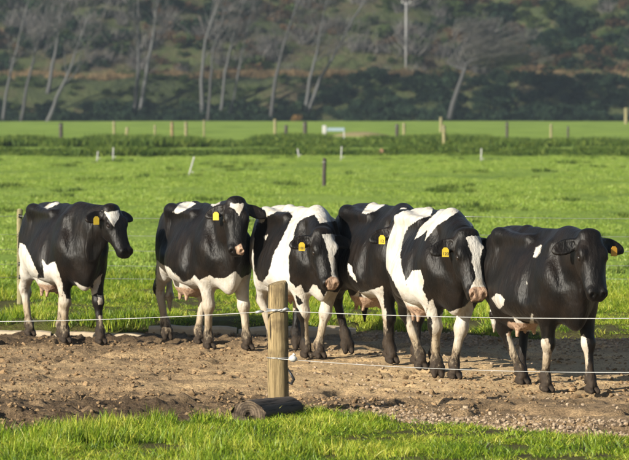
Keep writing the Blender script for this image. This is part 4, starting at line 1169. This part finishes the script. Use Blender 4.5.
COWS = [
 dict(size=1, label='black cow farthest left with a small white triangle on its forehead', tag=(-1, '', 'tag'),
      px=(64, 340.7), th=70, hr=(-.80, -.13, 0), hl=(-.45, .107, 0), fr=(.45, -.115, 0), fl=(.74, .168, 0),
      poll=(112, 207, 1.08), yaw=20, pitch=62, head=.98, udder=.95, tail=-.10, ear_droop=.12),
 dict(size=1.02, label='black cow second from the left with white legs, white belly and a white forehead star', tag=(-1, '', 'tag'),
      px=(205, 346.5), th=70, hr=(-.95, -.09, .045), hl=(-.30, .045, 0), fr=(.45, -.105, 0), fl=(.75, .19, 0),
      poll=(236, 200, 1.10), yaw=-17, pitch=67, head=1.0, udder=1.0, tail=-.04),
 dict(size=1.02, label='cow with white body and black patches standing behind the wooden fence post', tag=(-1, '101', 'tag'),
      px=(299, 355), th=73, hr=(-.70, -.05, 0), hl=(-.50, .14, .05), fr=(.55, -.09, 0), fl=(.62, .02, 0),
      poll=(323, 231, 1.12), yaw=2, pitch=66, head=1.02, udder=.9, dark_tail=True, tail=.12, ear_droop=.15),
 dict(size=1.05, label='mostly black cow whose head is hidden behind the white-striped cow', tag=(-1, '12', 'tag'),
      px=(383, 361), th=73, hr=(-.92, -.06, .05), hl=(-.30, .16, 0), fr=(.46, -.06, 0), fl=(.62, .13, 0),
      poll=(402, 222, 1.10), yaw=0, pitch=62, head=1.0, udder=1.05, mud=.34, dark_tail=True, tail=.14),
 dict(size=1.055, label='cow with bold white stripes over its shoulders and a wide white face blaze', tag=(-1, '120', 'tag'),
      px=(436, 375), th=79, hr=(-.60, .0, 0), hl=(-.66, .14, 0), fr=(.50, -.10, .02), fl=(.66, .02, 0),
      poll=(468, 232, 1.12), yaw=8, pitch=66, head=1.07, udder=1.0, mud=.27, tail=.0, fat=1.02),
 dict(size=0.98, label='nearly all black cow farthest right with an all black face', tag=(1, '', 'tag2'),
      px=(541, 389), th=70, hr=(-.46, .02, 0), hl=(-.62, .10, 0), fr=(.40, -.12, 0), fl=(.70, .16, 0),
      poll=(590, 233, 1.12), yaw=-6, pitch=67, head=1.07, udder=.9, tail=-.03, tail_up=.14, mud=.28, ear_droop=.2),
]
MAT = {}
MAT['hide'] = mat_hide()
MAT['eye'] = plain('cow_eye', (.012, .008, .006), .06, .6)
MAT['tag'] = plain('tag_yellow', (.46, .33, .025), .5)
MAT['tag2'] = plain('tag_amber', (.50, .26, .03), .45)
MAT['ink'] = plain('tag_ink', (.02, .02, .02), .6)

def set_attr(me, name, val):
    a = me.attributes.new(name, 'FLOAT', 'POINT'); a.data.foreach_set('value', np.ascontiguousarray(val, dtype=np.float32))

def coat_sd(P, ops):
    d = np.full(len(P), -1.0)
    for op, poly in ops:
        s = poly_sd(P, np.array(poly) / 100.0)
        d = np.maximum(d, s) if op == 'w' else np.minimum(d, -s)
    return d

def number_mesh(txt, size):
    cu = bpy.data.curves.new('number', 'FONT'); cu.body = txt; cu.size = size; cu.align_x = 'CENTER'; cu.align_y = 'CENTER'
    cu.offset = size * .002
    ob = bpy.data.objects.new('number', cu); COL.objects.link(ob)
    bpy.context.view_layer.update()
    me = bpy.data.meshes.new_from_object(ob.evaluated_get(bpy.context.evaluated_depsgraph_get()))
    bpy.data.objects.remove(ob); return me

def make_cow(i, c):
    th = R(c['th']); O = at(*c['px']); size = c['size']
    c['yaw'] = R(c['yaw']); c['pitch'] = R(c['pitch'])
    c['poll'] = local_plane(O, th, c['poll'][0], c['poll'][1], c['poll'][2], size)
    for k in ('hr', 'hl', 'fr', 'fl'): c[k] = tuple(q / size for q in c[k])
    V, Q, fld, (P0, a, l, nn, sc, H) = build_body(c)
    W = V * size
    root = empty('cow', O, -th)
    tag(root, c['label'], 'cow', 'dairy cows walking along the lane')
    o = mesh_obj('body', W, Q, MAT['hide'], root, smooth=True)
    # coat: the marks are laid on along one fixed direction of the cow's own frame
    Sx = (c['px'][1] - 100) / CAM_H; D = F_PX / Sx
    q = W[:, 0] * math.sin(th) - W[:, 1] * math.cos(th)
    f_ = 1 + q / D
    UV = np.stack([(W[:, 0] * math.cos(th) + W[:, 1] * math.sin(th)) * f_ + (c['px'][0] - 314.5) / Sx * q / D, W[:, 2] * f_ - q * Sx * CAM_H / F_PX], axis=1)
    ct = COAT[i]
    hd = np.minimum(fld['head'], fld['ear']); is_head = hd < .010
    white = coat_sd(UV, ct['body']); wh = coat_sd(UV, ct['head'])
    white = np.where(is_head, wh, white)
    white = np.where(fld['ear'] < .006, -1, white)
    white = np.where((fld['switch'] < .004) & (not c.get('dark_tail', False)) & (V[:, 2] < .56 + c.get('tail_up', 0)), .02, np.where(fld['tail'] < .006, -1, white))
    set_attr(o.data, 'white', np.clip(white, -.2, .2))
    pk = np.where(is_head, np.clip(.5 + 30 * coat_sd(UV, ct['pink']), 0, 1), 0)
    pk = np.maximum(pk, np.clip(.8 - fld['udder'] / .02, 0, 1) * np.clip((.60 - V[:, 2]) / .06, 0, 1))
    set_attr(o.data, 'pink', pk)
    z = V[:, 2]
    leg = np.clip((.62 - z) / .1, 0, 1)
    mud = np.clip((c.get('mud', .22) - z) / .34 + .45, 0, 1) * leg
    mud = np.where(fld['switch'] < .004, .3, mud)
    set_attr(o.data, 'mud', mud); set_attr(o.data, 'height', z)
    # eyes
    for s in (-1, 1):
        bm = bpy.data.meshes.new('eye')
        vs = []; fs = []; seg = 12
        for a_ in range(7):
            for b_ in range(seg):
                p_, t_ = math.pi * a_ / 6, 2 * math.pi * b_ / seg
                vs.append((math.sin(p_) * math.cos(t_), math.sin(p_) * math.sin(t_), math.cos(p_)))
        for a_ in range(6):
            for b_ in range(seg):
                fs.append((a_ * seg + b_, (a_ + 1) * seg + b_, (a_ + 1) * seg + (b_ + 1) % seg, a_ * seg + (b_ + 1) % seg))
        ctr = H(.205, s * .111, -.010) * size
        vv = [ctr + size * sc * (a * (.025 * x) + l * (.017 * y) + nn * (.019 * z_)) for x, y, z_ in vs]
        mesh_obj('eye', vv, fs, MAT['eye'], root, smooth=True)
    # ear tag
    if c.get('tag'):
        side, num, mt = c['tag']
        r0, ed, ew, fn_, cpos = c['ear%+d' % side]
        ctr = (cpos + ed * .02 + ew * .052 * sc + fn_ * .026 * sc) * size
        up = -np.array((0, 0, 1.0)); 
        face = fn_ * .8 + np.array((math.sin(0), 0, 0)); face = face - up * (face @ up); face /= np.linalg.norm(face)
        right = np.cross(face, up)                       # reading direction
        hw, hh, tk = .029, .036, .004
        out = [(-.45, 1.25), (.45, 1.25), (1, .7), (1, -1), (-1, -1), (-1, .7)]
        vs = [ctr + right * (x * hw) - up * (y * hh) + face * (k * tk) for k in (0, 1) for x, y in out]
        n = len(out)
        fs = [tuple(range(n)), tuple(range(2 * n - 1, n - 1, -1))] + [(k, k + n, (k + 1) % n + n, (k + 1) % n) for k in range(n)]
        t_ = mesh_obj('ear_tag', vs, fs, MAT[mt], root)
        if num:
            me = number_mesh(num, .038)
            M = Matrix((right, -up, face)).transposed().to_4x4(); M.translation = Vector(ctr + face * (tk + .0015) + up * .010)
            me.transform(M); me.materials.append(MAT['ink'])
            no = bpy.data.objects.new('tag_number', me); COL.objects.link(no); no.parent = t_
    return root

for i, c in enumerate(COWS): make_cow(i, c)
